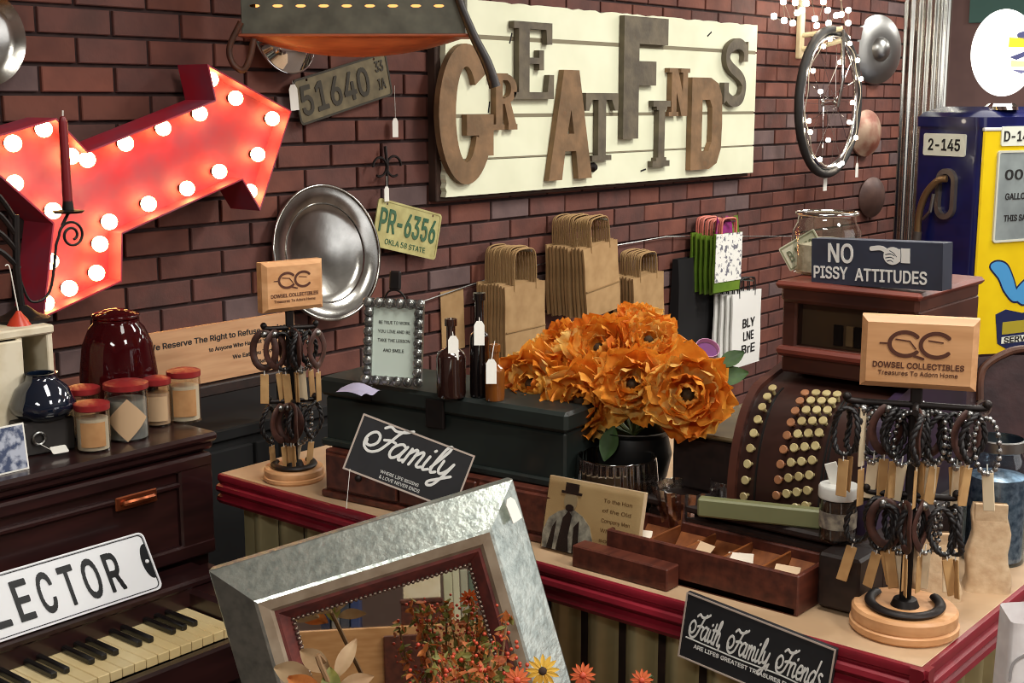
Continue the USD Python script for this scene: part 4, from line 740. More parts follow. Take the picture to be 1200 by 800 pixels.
hand = U(LineString(spline([(-.95, .26), (-.5, .3), (-.2, .18)], 6)).buffer(.1), affinity.scale(Point(.1, -.02).buffer(.42), 1.05, .9), sbox(.5, -.3, .95, .32), sbox(.3, -.25, .52, .28))
crease = U(*[LineString(spline(q, 5)).buffer(.022) for q in ([(-.25, .02), (0, .06), (.2, -.02)], [(-.25, -.12), (0, -.08), (.16, -.14)], [(-.18, -.26), (0, -.22), (.12, -.28)], [(-.05, .2), (.15, .1), (.3, -.05)], [(.5, -.3), (.52, 0), (.5, .3)])])
part(t, 'pointing_hand', mv(ext(affinity.translate(affinity.scale(hand.difference(crease), k * .95, k, origin=(0, 0)), hx, hy), .0008), np.eye(4)), CHALK, smooth=False)
ZR = BZ + .45
gj = thing('glass_jar', 'wide clear glass jar with wire rim behind the navy block sign', 'jar', tr(2.02, -1.87 - .0, ZR))
part(gj, 'body', lathe([(0, .002), (.05, .002), (.056, .01), (.056, .07), (.048, .085), (.046, .098), (.049, .1)], 40), glass('clear_jar', (232, 234, 230)), smooth=50); part(gj, 'rim', mv(tube(circ(.049), .003, 8, True), tr(0, 0, .1)), CHROME, smooth=60); part(gj, 'contents', lathe([(0, .006), (.05, .006), (.05, .05), (.03, .058), (0, .055)], 24), mat('paper_scraps', (226, 214, 190), (176, 164, 140), 60, .8))
M, w, h = corners_frame(at_x(929, 290, 1.985), at_x(956, 262, 1.99), at_x(927, 325, 1.985)); 
t = thing('small_plate', 'small pale printed plate leaning crooked at left of the navy block sign', 'plate', frame(at_x(940, 293, 1.985), (-1, -.1, 0), 32))
part(t, 'plate', ext(rrect(.07, .043, .003), .002), mat('pale_plate', (224, 222, 196), rough=.5)); part(t, 'print', txt('B 1270', .018, .05, .0008, True, 0, 0, .002), mat('plate_print', (116, 122, 96), rough=.7), smooth=False); part(t, 'border', mv(ext(rrect(.066, .039, .002).difference(rrect(.062, .035, .001)), .0006), tr(0, 0, .002)), mat('plate_border', (150, 150, 120), rough=.7), smooth=False)
# green box and white capped jar on the register's ledge
t = solo('green_box', bx(-.105, .105, 0, .02, 0, .03, .003), mat('sage_green', (130, 132, 92), (116, 118, 82), 8, .5), 'long sage green box lying on the cash register ledge', 'box', stand((1.752, -1.918, BZ + .0925), (-1, -.35, 0)))
p = at_z(962, 636, BZ + .09); t = thing('capped_jar', 'small jar with white cap holding beads at the end of the green box', 'jar', stand((1.76, -2.035, BZ + .0925), (-.9, -.4, 0)))
part(t, 'contents', lathe([(0, .003), (.023, .003), (.023, .06), (0, .06)], 24), mat('bead_mix', (98, 74, 62), (60, 48, 46), 90, .5, c3=(190, 170, 140))); part(t, 'glass', lathe([(0, 0), (.026, 0), (.027, .004), (.027, .062), (.024, .066)], 32), glass('jar_clear', (228, 226, 220)), smooth=50)
part(t, 'cap', lathe([(0, .064), (.029, .064), (.03, .066), (.03, .08), (.028, .083), (0, .083)], 32), mat('white_plastic', (226, 226, 220), rough=.35), smooth=40); part(t, 'label', lathe([(.0273, .02), (.0275, .02), (.0275, .045), (.0273, .045)], 24), mat('floral_label', (170, 160, 140), (104, 96, 90), 90, .6)); part(t, 'tag', mv(bx(-.009, .009, -.001, .001, 0, .034, .001), tr(-.004, 0, .083) @ ry(-18)), WHITEP, 'white paper tag upright on the cap')

# orange peonies in a black urn
VX, VY = 1.86, -1.60
t = thing('urn', 'black metal urn vase holding the orange peonies', 'vase', tr(VX, VY, CZ))
part(t, 'body', lathe([(0, 0), (.045, 0), (.05, .008), (.025, .03), (.03, .05), (.06, .09), (.068, .13), (.06, .165), (.07, .175), (.062, .175), (.054, .16), (.058, .13), (.05, .1), (0, .07)], 40), BLACK, smooth=50)
part(t, 'handle', tube(spline([(.062, 0, .12), (.09, 0, .13), (.09, 0, .16), (.066, 0, .165)], 6), .005, 8), BLACK)
PET = [leafy('petal_orange', (244, 172, 62), (228, 134, 34), 40, .25), leafy('petal_amber', (246, 192, 92), (234, 156, 52), 40, .25), leafy('petal_deep', (232, 138, 38), (208, 104, 20), 40, .25), leafy('petal_edge', (240, 206, 124), (224, 170, 72), 50, .25)]
HEART = mat('flower_heart', (66, 46, 20), (40, 28, 12), 60, .8); STEM = leafy('stem_green', (74, 92, 44), (58, 72, 34), 30, .1); LEAF = leafy('leaf_green', (74, 104, 58), (52, 78, 40), 30, .2)
def petal(L, W, th, bend, seed):
    """a cupped ruffled petal on an arc: it leaves the heart outwards and curls back over it"""
    ph = seed * 1.7; N = 8; vv = np.linspace(0, 1, N); phi = th + bend * (.5 - vv)
    rr = np.concatenate([[0], np.cumsum(np.sin((phi[1:] + phi[:-1]) / 2)) / (N - 1)]) * L; hh = np.concatenate([[0], np.cumsum(np.cos((phi[1:] + phi[:-1]) / 2)) / (N - 1)]) * L
    def f(u, v):
        s = (u - .5) * 2; wid = W * (1 - .6 * (1 - v) ** 2) * np.sqrt(np.clip(1 - np.clip((v - .58) / .44, 0, 1) ** 2, .16, 1))
        j = np.round(v * (N - 1)).astype(int); r, h, p = rr[j], hh[j], phi[j]
        e = .05 * L * np.sin(5 * s + ph) * v ** 2 + .03 * L * np.sin(10 * s + 2.3 * ph) * v ** 3 - .5 * wid * s ** 2
        g = L * .045 * np.cos(7 * s + ph) * v ** 3
        return s * wid, r + e * np.cos(p) + g * np.sin(p), h - e * np.sin(p) + g * np.cos(p)
    return grid(f, 11, N)
def peony(name, label, R, M, seed, stem_to):
    q = random.Random(seed); t = thing(name, label, 'flower', M, 'orange peonies in the black urn')
    for n, th, L, W, bend in ((5, 14, .62, .32, 95), (6, 30, .84, .38, 100), (7, 46, 1.02, .44, 105), (7, 62, 1.16, .50, 100), (7, 78, 1.2, .52, 90)):
        a0 = q.random() * 360
        for i in range(n):
            m = petal(R * L * q.uniform(.9, 1.1), R * W * q.uniform(.9, 1.2), math.radians(th + q.uniform(-8, 8)), math.radians(bend + q.uniform(-20, 15)), q.random() * 20)
            u = q.random(); mt = PET[0] if u < .42 else PET[1] if u < .7 else PET[2] if u < .84 else PET[3]
            part(t, 'petal', mv(m, rz(a0 + i * 360 / n + q.uniform(-10, 10)) @ tr(0, R * .06, -R * .3)), mt, smooth=True)
    part(t, 'heart', mv(trimesh.creation.icosphere(2, R * .15), tr(0, 0, -R * .02) @ sc(1, 1, 1.1)), HEART, smooth=True)
    inv = np.linalg.inv(M); e = (inv @ np.append(stem_to, 1))[:3]
    part(t, 'stem', tube(spline([(0, 0, -R * .3), (0, 0, -R * .7), e * .6 + np.array([0, 0, -R * .3]), e], 6), .003, 6), STEM)
FLW = [((622, 450), 1.80, 47, (-.75, -.15, .3), 'far left'), ((648, 408), 1.88, 42, (-.6, .2, .75), 'upper left'), ((702, 408), 1.86, 46, (-.7, -.1, .7), 'middle, below the kraft bags'), ((679, 470), 1.78, 47, (-.85, -.2, .15), 'lowest at left of centre'),
       ((741, 450), 1.79, 43, (-.9, -.35, .25), 'centre, with dark open heart'), ((746, 372), 1.95, 27, (-.4, -.2, .9), 'small and topmost'), ((760, 398), 1.90, 36, (-.6, -.4, .7), 'upper right, just below the topmost'), ((806, 462), 1.80, 51, (-.8, -.45, .2), 'largest at the right end'), ((783, 432), 1.88, 32, (-.6, -.6, .6), 'half hidden between the right ones')]
for i, (px, X_, r, n, wh_) in enumerate(FLW):
    c = at_x(*px, X_); n = np.array(n) / np.linalg.norm(n)
    peony('peony', f'orange silk peony in the black urn, {wh_}', r / FPX * depth(c) * 1.02, frame(c, n, 37 * i), 11 + i, np.array([VX, VY, CZ + .16]))
t = thing('leaf_spray', 'few green leaves sticking out beneath the orange peonies', 'leaves')
def leaf(L, W, bend): return grid(lambda u, v: ((u - .5) * 2 * W * np.sin(np.pi * np.clip(v, .02, .98)) ** .8, v * L, -bend * v ** 2 + .25 * W * abs(2 * u - 1)), 7, 9)
for px, X_, a, L, m in (((590, 474), 1.82, 60, .05, mat('pale_leaf', (150, 160, 124), rough=.6)), ((618, 490), 1.82, 120, .05, LEAF), ((835, 446), 1.86, -70, .06, LEAF), ((842, 430), 1.87, -50, .05, LEAF), ((720, 500), 1.80, 170, .06, LEAF)):
    part(t, 'leaf', mv(leaf(L, L * .28, .01), frame(at_x(*px, X_), (-.8, -.3, .5), a)), m, smooth=True)
part(t, 'stem', cat(*[tube([at_x(*px, X_), (VX, VY, CZ + .16)], .002, 5) for px, X_ in (((590, 474), 1.82), ((618, 490), 1.82), ((835, 446), 1.86), ((842, 430), 1.87), ((720, 500), 1.80))]), STEM, kind='stuff')
p = at_x(826, 416, 1.93); t = thing('pink_paper_cone', 'rolled pink paper cone sticking up right of the peonies', 'paper', tr(*p) @ ry(-25) @ rx(30)); part(t, 'cone', lathe([(.012, -.09), (.021, .02), (.02, .02), (.011, -.09)], 24), mat('pink_paper', (206, 150, 186), rough=.6)); part(t, 'lining', lathe([(.0, .0), (.018, .012), (.0, .01)], 20), mat('violet_paper', (120, 60, 120), rough=.6))
# smoked and crystal glass bowls behind the photo card
def ribbed(prof, n, k, amp):
    m = lathe(prof, n * 4); a = np.arctan2(m.vertices[:, 1], m.vertices[:, 0]); f = 1 + amp * np.cos(a * n); m.vertices[:, 0] *= f; m.vertices[:, 1] *= f; return m
SMOKE = glass('smoked_glass', (150, 138, 128), .1, 2.3); CRYS = glass('crystal_glass', (226, 226, 222), .06, 3.6)
t = thing('smoked_bowl', 'ribbed smoky glass bowl behind the antique photo card', 'bowl', tr(1.775, -1.625, CZ)); part(t, 'bowl', ribbed([(0, .006), (.03, .0), (.034, .006), (.062, .05), (.07, .1), (.066, .145), (.062, .145), (.065, .1), (.056, .05), (0, .012)], 36, 4, .02), SMOKE, smooth=True)
part(t, 'rim', mv(tube(circ(.065), .002, 6, True), tr(0, 0, .145)), SMOKE, smooth=60)
t = thing('crystal_bowl', 'cut crystal bowl glinting beneath the orange peonies', 'bowl', tr(1.80, -1.745, CZ)); part(t, 'bowl', ribbed([(0, .006), (.024, .0), (.028, .01), (.04, .05), (.052, .11), (.048, .11), (.036, .05), (0, .016)], 14, 4, .07), CRYS, smooth=False); part(t, 'foot', lathe([(0, 0), (.032, 0), (.03, .006), (0, .008)], 28), CRYS)
t = thing('crystal_goblet', 'small etched crystal goblet beside the cut crystal bowl', 'glass', tr(1.85, -1.80, CZ)); part(t, 'cup', ribbed([(0, .05), (.012, .052), (.028, .07), (.032, .12), (.030, .12), (.025, .07), (0, .058)], 18, 4, .03), CRYS, smooth=True); part(t, 'stem', lathe([(0, 0), (.026, 0), (.024, .004), (.005, .012), (.004, .045), (.01, .052), (0, .054)], 20), CRYS)

# wooden horseshoe stands with logo blocks, hung with bracelets
PALEW = mat('pale_logo_wood', (222, 170, 122), (200, 146, 98), 6, .45, stretch=(1, 9, 9)); BURN = mat('burnt_ink', (84, 44, 28), rough=.7)
def logo_block(t, w, h, z, dpt, yaw=0, off=0.):
    F = np.array([[1, 0, 0, 0], [0, 0, -1, 0], [0, 1, 0, 0], [0, 0, 0, 1.]])
    B = tr(off, 0, z) @ rz(yaw) @ F
    def block(w, h, d, b): return trimesh.convex.convex_hull(np.array([(sx * (w / 2 - (b if s == 1 else 0)), sy * (h / 2 - (b if s == 1 else 0)), d if s == 1 else (0 if s == 0 else d - b)) for sx in (-1, 1) for sy in (-1, 1) for s in (0, 1, 2)]))
    b = part(t, 'logo_block', mv(block(w, h, dpt, .008), B @ tr(0, 0, -dpt / 2)), PALEW, 'pale wooden block with burnt logo', smooth=False)
    k = w / .15; zf = dpt / 2 + .0002
    g = U(LineString([(.02 * math.cos(a) - .018, .016 * math.sin(a)) for a in np.radians(np.linspace(40, 320, 30))]).buffer(.0026), LineString([(.02 * math.cos(a) + .022, .016 * math.sin(a)) for a in np.radians(np.linspace(40, 320, 30))]).buffer(.0026), LineString([(-.05, 0), (-.038, 0)]).buffer(.001), LineString([(-.006, -.0155), (.006, -.019)]).buffer(.0016), LineString([(-.03, .006), (-.012, .004), (-.004, -.006)]).buffer(.0008), LineString([(.012, .006), (.03, .004)]).buffer(.0008))
    part(b, 'emblem', mv(ext(affinity.scale(g, k, k, origin=(0, 0)), .0006), B @ tr(0, h * .13, zf)), BURN, smooth=False)
    part(b, 'text_line', mv(txt('DOWSEL COLLECTIBLES', .0075 * k, w * .78, .0006, True, 0, -h * .17), B @ tr(0, 0, zf)), BURN, smooth=False); part(b, 'text_line', mv(txt('Treasures To Adorn Home', .006 * k, w * .68, .0006, False, 0, -h * .28), B @ tr(0, 0, zf)), BURN, smooth=False)
def horseshoe(r, z, th): 
    a = np.radians(np.linspace(-215, 35, 40)); return mv(tube([(r * .86 * math.cos(q), r * math.sin(q), z) for q in a], th, 8), tr(0, 0, 0))
def jewelry_stand(label, c, n, rb, zu, zl, wu, wl, zb, bw, bh, bd, hb, yaw=0, off=0.):
    t = thing('jewelry_stand', label, 'jewelry stand', stand(c, n))
    part(t, 'base', mv(lathe([(0, 0), (rb * .95, 0), (rb, .004), (rb, hb * .35), (rb * .95, hb * .42), (rb * .97, hb * .5), (rb * .97, hb - .004), (rb * .93, hb), (0, hb)], 48), np.eye(4)), PALEW, 'round honey wood base')
    part(t, 'horseshoe', mv(mv(horseshoe(rb * .74, 0, .0075), sc(1, 1, .7)), tr(0, 0, hb + .005)), IRON, smooth=60)
    part(t, 'post', cat(bx(-.008, .008, -.004, .004, hb, zb, .002), mv(lathe([(0, 0), (.02, 0), (.016, .01), (0, .012)], 16), tr(0, 0, hb))), IRON)
    for z, w in ((zu, wu), (zl, wl)):
        part(t, 'cross_bar', cat(tube(spline([(-w, .0, z + .006), (-w * .9, 0, z), (0, 0, z), (w * .9, 0, z), (w, 0, z + .006)], 5), .0048, 8), tube([(0, -w * .55, z), (0, w * .55, z)], .0045, 8), *[ball(.0065, (x, 0, z + .006), 1) for x in (-w, w)]), IRON, smooth=60)
    logo_block(t, bw, bh, zb + bh / 2, bd, yaw, off); return t
n1 = np.array([-.927, -.376, 0]); c1 = np.array([1.715, -2.163, CZ]); j1 = jewelry_stand('dark iron bracelet stand with horseshoe and logo block at the right corner of the counter', c1, n1, .075, .323, .195, .092, .06, .347, .152, .098, .026, .034)
n2 = np.array([-.55, -.84, 0]); c2 = np.array([1.672, -.925, CZ]); j2 = jewelry_stand('dark iron bracelet stand with logo block at the far left end of the counter', c2, n2, .06, .302, .158, .05, .045, .336, .132, .096, .026, .026, 22, .005)
TAGK = mat('kraft_tag', (196, 156, 104), (176, 134, 84), 30, .7, vary=.12); TAGW = mat('cream_tag', (222, 204, 172), rough=.7); BEADS = mat('silver_bead', (190, 190, 188), (90, 90, 92), 90, .2, .9); BRAID = mat('black_braid', (30, 26, 28), (16, 14, 16), 60, .5); BRAIDB = mat('brown_braid', (78, 44, 34), (50, 28, 24), 60, .55)
def loop(w, h, z0, n=26): return [(w * math.sin(a), .003 * math.sin(3 * a), z0 - h + h * math.cos(a)) for a in np.linspace(0, 2 * np.pi, n, endpoint=False)]
def bracelet(style, label, M, group):
    t = thing('bracelet', label, 'bracelet', M, group)
    if style == 0:
        L = np.array(loop(.016, .030, 0, 40)); k = np.linspace(0, 2 * np.pi * 9, 40, endpoint=False)
        for s in (0, np.pi): part(t, 'strand', tube(L + np.stack([.0018 * np.cos(k + s), .0018 * np.sin(k + s), 0 * k], 1), .0026, 6, True), BRAID, smooth=60)
    elif style == 1: part(t, 'band', mv(tube(loop(.018, .028, 0), .0055, 8, True), sc(1, .5, 1)), BRAIDB, smooth=60); part(t, 'buckle', ball(.006, (0, -.002, -.002), 1), STEEL)
    elif style == 2:
        part(t, 'cord', tube(loop(.015, .034, 0), .0012, 5, True), BRAID); part(t, 'bead_string', cat(*[ball(.0036, p, 1) for p in loop(.015, .034, 0, 22)]), BEADS, smooth=True, kind='stuff')
    else: part(t, 'band', bx(-.006, .006, -.0015, .0015, -.075, .0, .001), TAGW, 'cream leather strip'); part(t, 'clasp', ball(.006, (0, 0, -.002), 1), STEEL)
    z = -.062 if style != 3 else -.074
    part(t, 'tag_string', rod((0, -.001, z + .006), (0, -.001, z - .006), .0008, 5), WHITEP); part(t, 'tag', bx(-.0068, .0068, -.0014, .0002, z - .052, z - .004, .001), [TAGK, TAGK, TAGW, TAGK][style])
    return t
SN = ['black braided leather bracelet', 'brown leather band bracelet', 'silver bead bracelet', 'cream leather strip bracelet']
protos = {}
def hang(style, c, n, x, y, z, where, group, yaw, sway):
    k_ = 1.12 if c is c1 else 1.22; M = stand(c, n) @ tr(x, y, z) @ rz(yaw) @ ry(sway) @ sc(k_); lab = f'{SN[style]}, {where}'; key = (style,)
    if key in protos: dup(protos[key], M, lab, SN[style] + 's, ' + group)
    else: protos[key] = bracelet(style, lab, M, SN[style] + 's, ' + group)
q = random.Random(3)
for c, n, nm, zu, zl, wu, wl, xs_u, xs_l in ((c1, n1, 'right', .318, .19, .092, .06, np.linspace(-.09, .09, 18), np.linspace(-.058, .058, 12)), (c2, n2, 'left', .297, .153, .05, .045, np.linspace(-.05, .05, 7), np.linspace(-.046, .046, 6))):
    for i, x in enumerate(xs_u): hang((0, 0, 3, 0, 2, 1, 0, 0, 2, 0, 1, 2, 0, 0, 2, 1, 0, 2)[i] if nm == 'right' else (1, 1, 0, 1, 2, 0, 1, 0, 1)[i], c, n, x, q.uniform(-.016, .008), zu - q.uniform(0, .006), f'{ORD[i + 1]} from left on the upper bar of the {nm} stand', f'upper bar, {nm} stand', q.uniform(-60, 60), q.uniform(-8, 8))
    for i, y in enumerate((-.6, .6, -.35, .4)): hang((0, 2, 1, 0)[i], c, n, .005, wu * .8 * y, zu, f'{ORD[sorted((-.6, .6, -.35, .4)).index(y) + 1]} from front on upper cross arm, {nm} stand', f'upper cross arm, {nm} stand', 90 + q.uniform(-30, 30), q.uniform(-5, 5))
    for i, x in enumerate(xs_l): hang((0, 0, 1, 0, 0, 2, 0, 1, 2, 0, 2, 0)[i] if nm == 'right' else (0, 1, 1, 0, 2, 0, 1, 0)[i], c, n, x, q.uniform(-.022, .012), zl - q.uniform(0, .008), f'{ORD[i + 1]} from left on the lower bar of the {nm} stand', f'lower bar, {nm} stand', q.uniform(-70, 70), q.uniform(-14, 14))
    for i, y in enumerate((-.7, -.4, .5)): hang((1, 0, 0)[i], c, n, -.004, wl * .8 * y, zl, f'{ORD[sorted((-.7, -.4, .5)).index(y) + 1]} from front on lower cross arm, {nm} stand', f'lower cross arm, {nm} stand', 90 + q.uniform(-40, 40), q.uniform(-6, 6))

# pouches, jar, handbag and tote at the right
POUCH = mat('burlap_paper', (206, 180, 146), (186, 156, 122), 60, .85, bump=.1)
def pouch(label, x, y, w, h, yaw):
    t = thing('paper_pouch', label, 'pouch', tr(x, y, CZ) @ rz(yaw))
    def f(u, v):
        a = u * 2 * np.pi; k = 1 - .25 * v; return np.clip(1.3 * np.cos(a), -1, 1) * w / 2 * k + .003 * np.sin(12 * v), np.clip(1.3 * np.sin(a), -1, 1) * (w * .34 * (1 - v) ** .7 + .003), v * h
    part(t, 'body', grid(f, 33, 10), POUCH, smooth=35); part(t, 'fold_flap', mv(bx(-w * .36, w * .36, -.004, .003, -.028, .0, .001), tr(0, -.006, h)), POUCH, 'folded top'); part(t, 'floor', bx(-w * .48, w * .48, -w * .3, w * .3, .0005, .003, 0), POUCH)
pouch('tan paper pouch with folded top standing at the right edge of the counter', 1.945, -2.195, .066, .135, -62); pouch('tan paper pouch half hidden behind the right bracelet stand', 1.86, -2.145, .075, .1, -50)
t = thing('mason_jar', 'pale blue glass jar of silver trinkets behind the tan paper pouch', 'jar', tr(2.085, -2.155, CZ))
part(t, 'contents', lathe([(0, .004), (.044, .004), (.044, .14), (0, .15)], 28), mat('trinkets', (96, 112, 128), (186, 190, 196), 90, .3, .6)); part(t, 'glass', lathe([(0, 0), (.048, 0), (.05, .006), (.05, .15), (.036, .18), (.036, .2)], 36), glass('blue_jar_glass', (196, 214, 226)), smooth=50); part(t, 'collar', lathe([(.036, .182), (.039, .184), (.039, .2), (.036, .202)], 32), STEEL)
t = thing('handbag', 'dark brown leather handbag with buckle straps at the back of the counter', 'bag', tr(2.42, -2.08, CZ) @ rz(-52))
part(t, 'body', grid(lambda u, v: (np.clip(1.3 * np.cos(u * 2 * np.pi), -1, 1) * .17 * (1 - .12 * v), np.clip(1.3 * np.sin(u * 2 * np.pi), -1, 1) * (.055 * (1 - v) + .012) + .003 * np.sin(20 * u), v * .27 - .01 * np.cos(u * 4 * np.pi) * v), 41, 12), mat('plum_leather', (66, 42, 44), (44, 28, 32), 20, .45, bump=.1), smooth=50)
for s in (-1, 1): part(t, 'strap', tube(spline([(s * .09, -.03, .2), (s * .085, -.02, .255), (s * .04, -.012, .285), (0, .0, .29)], 6), .007, 8), LEATHERB); part(t, 'buckle', mv(tube(circ(.013, 0, 20), .003, 6, True), frame((s * .09, -.05, .19), (0, -1, .1))), CHROME)
t = thing('white_tote', 'white canvas tote standing in front of the counter at the bottom right corner', 'bag', stand(at_t(1240, 800, 1.36) - [0, 0, .30], (-.75, -.66, 0)))
WT = mat('white_canvas', (240, 236, 236), (226, 220, 220), 40, .8, bump=.05)
part(t, 'body', grid(lambda u, v: (np.clip(1.35 * np.cos(u * 2 * np.pi), -1, 1) * .064 * (1 - .06 * v), np.clip(1.35 * np.sin(u * 2 * np.pi), -1, 1) * .035 * (1 - .5 * v), v * .376 + .006 * np.sin(u * 6) * v), 41, 12), WT, smooth=50); part(t, 'print', mv(ext(U(LineString(spline([(-.02, .0), (0, .02), (.004, .045)], 6)).buffer(.002), LineString(spline([(-.025, .015), (-.02, .035), (.01, .05)], 6)).buffer(.0014)), .0006), tr(-.036, -.024, .30) @ frame((0, 0, 0), (0, -1, .05))), mat('grey_print', (150, 146, 146), rough=.7), smooth=False)
t = thing('stool', 'plain wooden stool under the white tote before the counter', 'stool', tr(*(at_t(1240, 800, 1.36) - [0, 0, .30]))); zt_ = float(at_t(1240, 800, 1.36)[2] - .30)
part(t, 'seat', lathe([(0, -.001), (.12, -.001), (.125, -.01), (.12, -.03), (0, -.03)], 32), OAK)
for i in range(4): part(t, 'leg', rod((.08 * math.cos(i * 1.571 + .8), .08 * math.sin(i * 1.571 + .8), -.03), (.11 * math.cos(i * 1.571 + .8), .11 * math.sin(i * 1.571 + .8), -zt_), .013, 10), OAK)

# galvanised frame mirror leaning in the foreground
nM = np.array([-.66, -.71, .20]); nM /= np.linalg.norm(nM)
TL = at_t(242, 675, 1.62); d_ = ray(605, 565); TRc = CAM + d_ * (((TL - CAM) @ nM) / (d_ @ nM)); r_ = (TRc - TL); FWD = np.linalg.norm(r_); r_ /= FWD; u_ = np.cross(nM, r_)
MM = np.eye(4); MM[:3, 0], MM[:3, 1], MM[:3, 2], MM[:3, 3] = r_, u_, nM, (TL + TRc) / 2
FH_ = .50; hwf = FWD / 2
mi = thing('framed_mirror', 'mirror in a deep galvanised metal frame with beaded rusty inner edge, tilted in the foreground', 'mirror', MM)
def ringpts(ins, z): return np.array([(-hwf + ins, -ins, z), (hwf - ins, -ins, z), (hwf - ins, -FH_ + ins, z), (-hwf + ins, -FH_ + ins, z)])
GALM = mat('mirror_galvanised', (206, 214, 206), (176, 186, 180), 60, .3, .88, bump=.08, c3=(120, 120, 106), lo=.4, hi=.66); BEIGE = mat('beige_band', (158, 142, 122), (134, 116, 96), 30, .5, .3); RUSTR = mat('rust_red_edge', (108, 44, 36), (78, 32, 28), 60, .7)
def rail(nm, i, sections, m, lab=None):
    a, b = i, (i + 1) % 4; v = []; f = []
    for ins, z in sections: R_ = ringpts(ins, z); v += [R_[a], R_[b]]
    n = len(sections)
    for k in range(n - 1): f += [[2 * k, 2 * k + 1, 2 * k + 3], [2 * k, 2 * k + 3, 2 * k + 2]]
    part(mi, nm, trimesh.Trimesh(v, np.array(f)[:, ::-1], process=False), m, lab, smooth=False)
for i in range(4):
    rail('outer_rail', i, [(.0, -.085), (-.001, -.042), (.0, -.04), (.046, .0), (.05, .0015)], GALM); rail('inner_band', i, [(.05, .0015), (.062, .0), (.066, -.004)], BEIGE); rail('rust_edge', i, [(.066, -.004), (.07, -.004), (.082, -.018), (.086, -.02)], RUSTR)
part(mi, 'back_board', bx(-hwf + .002, hwf - .002, -FH_ + .002, -.002, -.088, -.084, .001), DARKWOOD)
part(mi, 'mirror_glass', bx(-hwf + .078, hwf - .078, -FH_ + .078, -.078, -.03, -.0215, 0), mat('mirror_silver', (214, 212, 204), rough=.015, metallic=1.), smooth=False)
bp = []
R_ = ringpts(.0845, -.017)
for i in range(4):
    a, b = R_[i], R_[(i + 1) % 4]; n = int(np.linalg.norm(b - a) / .0062); bp += [a + (b - a) * k / n for k in range(n)]
part(mi, 'bead_chain', cat(*[mv(trimesh.creation.icosphere(1, .0027), tr(*p)) for p in bp]), mat('bead_pewter', (130, 112, 100), rough=.3, metallic=.8), 'chain of tiny beads around the glass', smooth=True, kind='stuff')
t = thing('price_tag', 'white price tag stuck at the top right corner of the galvanised mirror frame', 'tag', MM @ tr(hwf - .012, -.034, -.018) @ ry(38) @ rz(8)); s = .026
part(t, 'card', ext(P((-s * .34, -s * .6), (s * .34, -s * .6), (s * .34, s * .35), (s * .15, s * .6), (-s * .15, s * .6), (-s * .34, s * .35)), .0012), WHITEP, smooth=False)
dz0 = .585
t = thing('display_table', 'low wooden display table below the galvanised mirror', 'table', tr(1.02, -1.86, 0))
part(t, 'tabletop', bx(-.36, .36, -.3, .34, dz0 - .03, dz0, .004), WALNUT)
for a_ in (-1, 1):
    for b_ in (-1, 1): part(t, 'leg', bx(a_ * .32 - .02, a_ * .32 + .02, b_ * .26 + .0, b_ * .26 + .04, 0, dz0 - .03, .004), WALNUT)
# dried flowers before the mirror
bpos = at_t(560, 815, 1.40); basket_z = dz0
t = thing('basket', 'woven basket holding the dried flowers on the display table', 'basket', tr(bpos[0] + .02, bpos[1], dz0))
part(t, 'body', ribbed([(0, .001), (.07, .001), (.075, .01), (.1, .13), (.096, .13), (.07, .014), (0, .01)], 24, 4, .02), mat('wicker', (150, 112, 70), (116, 82, 48), 40, .7), smooth=True); part(t, 'rim', mv(tube(circ(.1), .006, 8, True), tr(0, 0, .13)), mat('wicker_rim', (136, 98, 60), rough=.7))
BERRY = mat('berry_red', (196, 74, 40), (168, 48, 30), 60, .5); RUSTL = leafy('rust_leaf', (196, 118, 56), (160, 78, 34), 60, .25); OLIVE = leafy('olive_leaf', (136, 130, 62), (104, 104, 48), 60, .25); PALEL = leafy('pale_dry_leaf', (176, 148, 112), (146, 112, 76), 20, .2); TWIG = mat('twig', (120, 88, 54), rough=.7)
root = np.array([bpos[0] + .02, bpos[1], dz0 + .12]); q = random.Random(21)
def spray(label, tip, seed, berries):
    q = random.Random(seed); tip = np.asarray(tip, float); t = thing('dried_sprig', label, 'dried flowers', group='dried sprigs before the mirror')
    main = spline([root, root * .5 + tip * .5 + [q.uniform(-.02, .02), q.uniform(-.02, .02), .02], tip], 8); part(t, 'stem', tube(main, .0015, 5), TWIG)
    lv, br = [], []
    for i in range(60):
        s = main[int(len(main) * q.uniform(.35, .999))]; d = np.array([q.gauss(0, 1), q.gauss(0, 1), q.gauss(.4, .8)]); d /= np.linalg.norm(d)
        lv.append((mv(leaf(q.uniform(.010, .018), q.uniform(.0022, .004), .004), frame(s + d * .006, d + [0, 0, .01], q.uniform(0, 360))), q.random() < .55))
        if i % 2 == 0: br.append(ball(q.uniform(.0014, .0026), s + d * q.uniform(.008, .022), 1))
    part(t, 'leaves', cat(*[m for m, k in lv if k]), RUSTL, smooth=True, kind='stuff'); part(t, 'leaves', cat(*[m for m, k in lv if not k]), OLIVE, smooth=True, kind='stuff'); part(t, 'berries', cat(*br), BERRY, smooth=True, kind='stuff')
for i, (px, tt) in enumerate(sorted([((502, 762), 1.53), ((524, 775), 1.51), ((548, 766), 1.53), ((574, 756), 1.56), ((592, 772), 1.53), ((512, 792), 1.49), ((560, 790), 1.49), ((482, 796), 1.51), ((606, 792), 1.53), ((535, 798), 1.47), ((594, 724), 1.61)])):
    spray(f'dried sprig with orange berries and olive leaves before the mirror, {ORD[i + 1]} from left', at_t(*px, tt), 40 + i, 1)
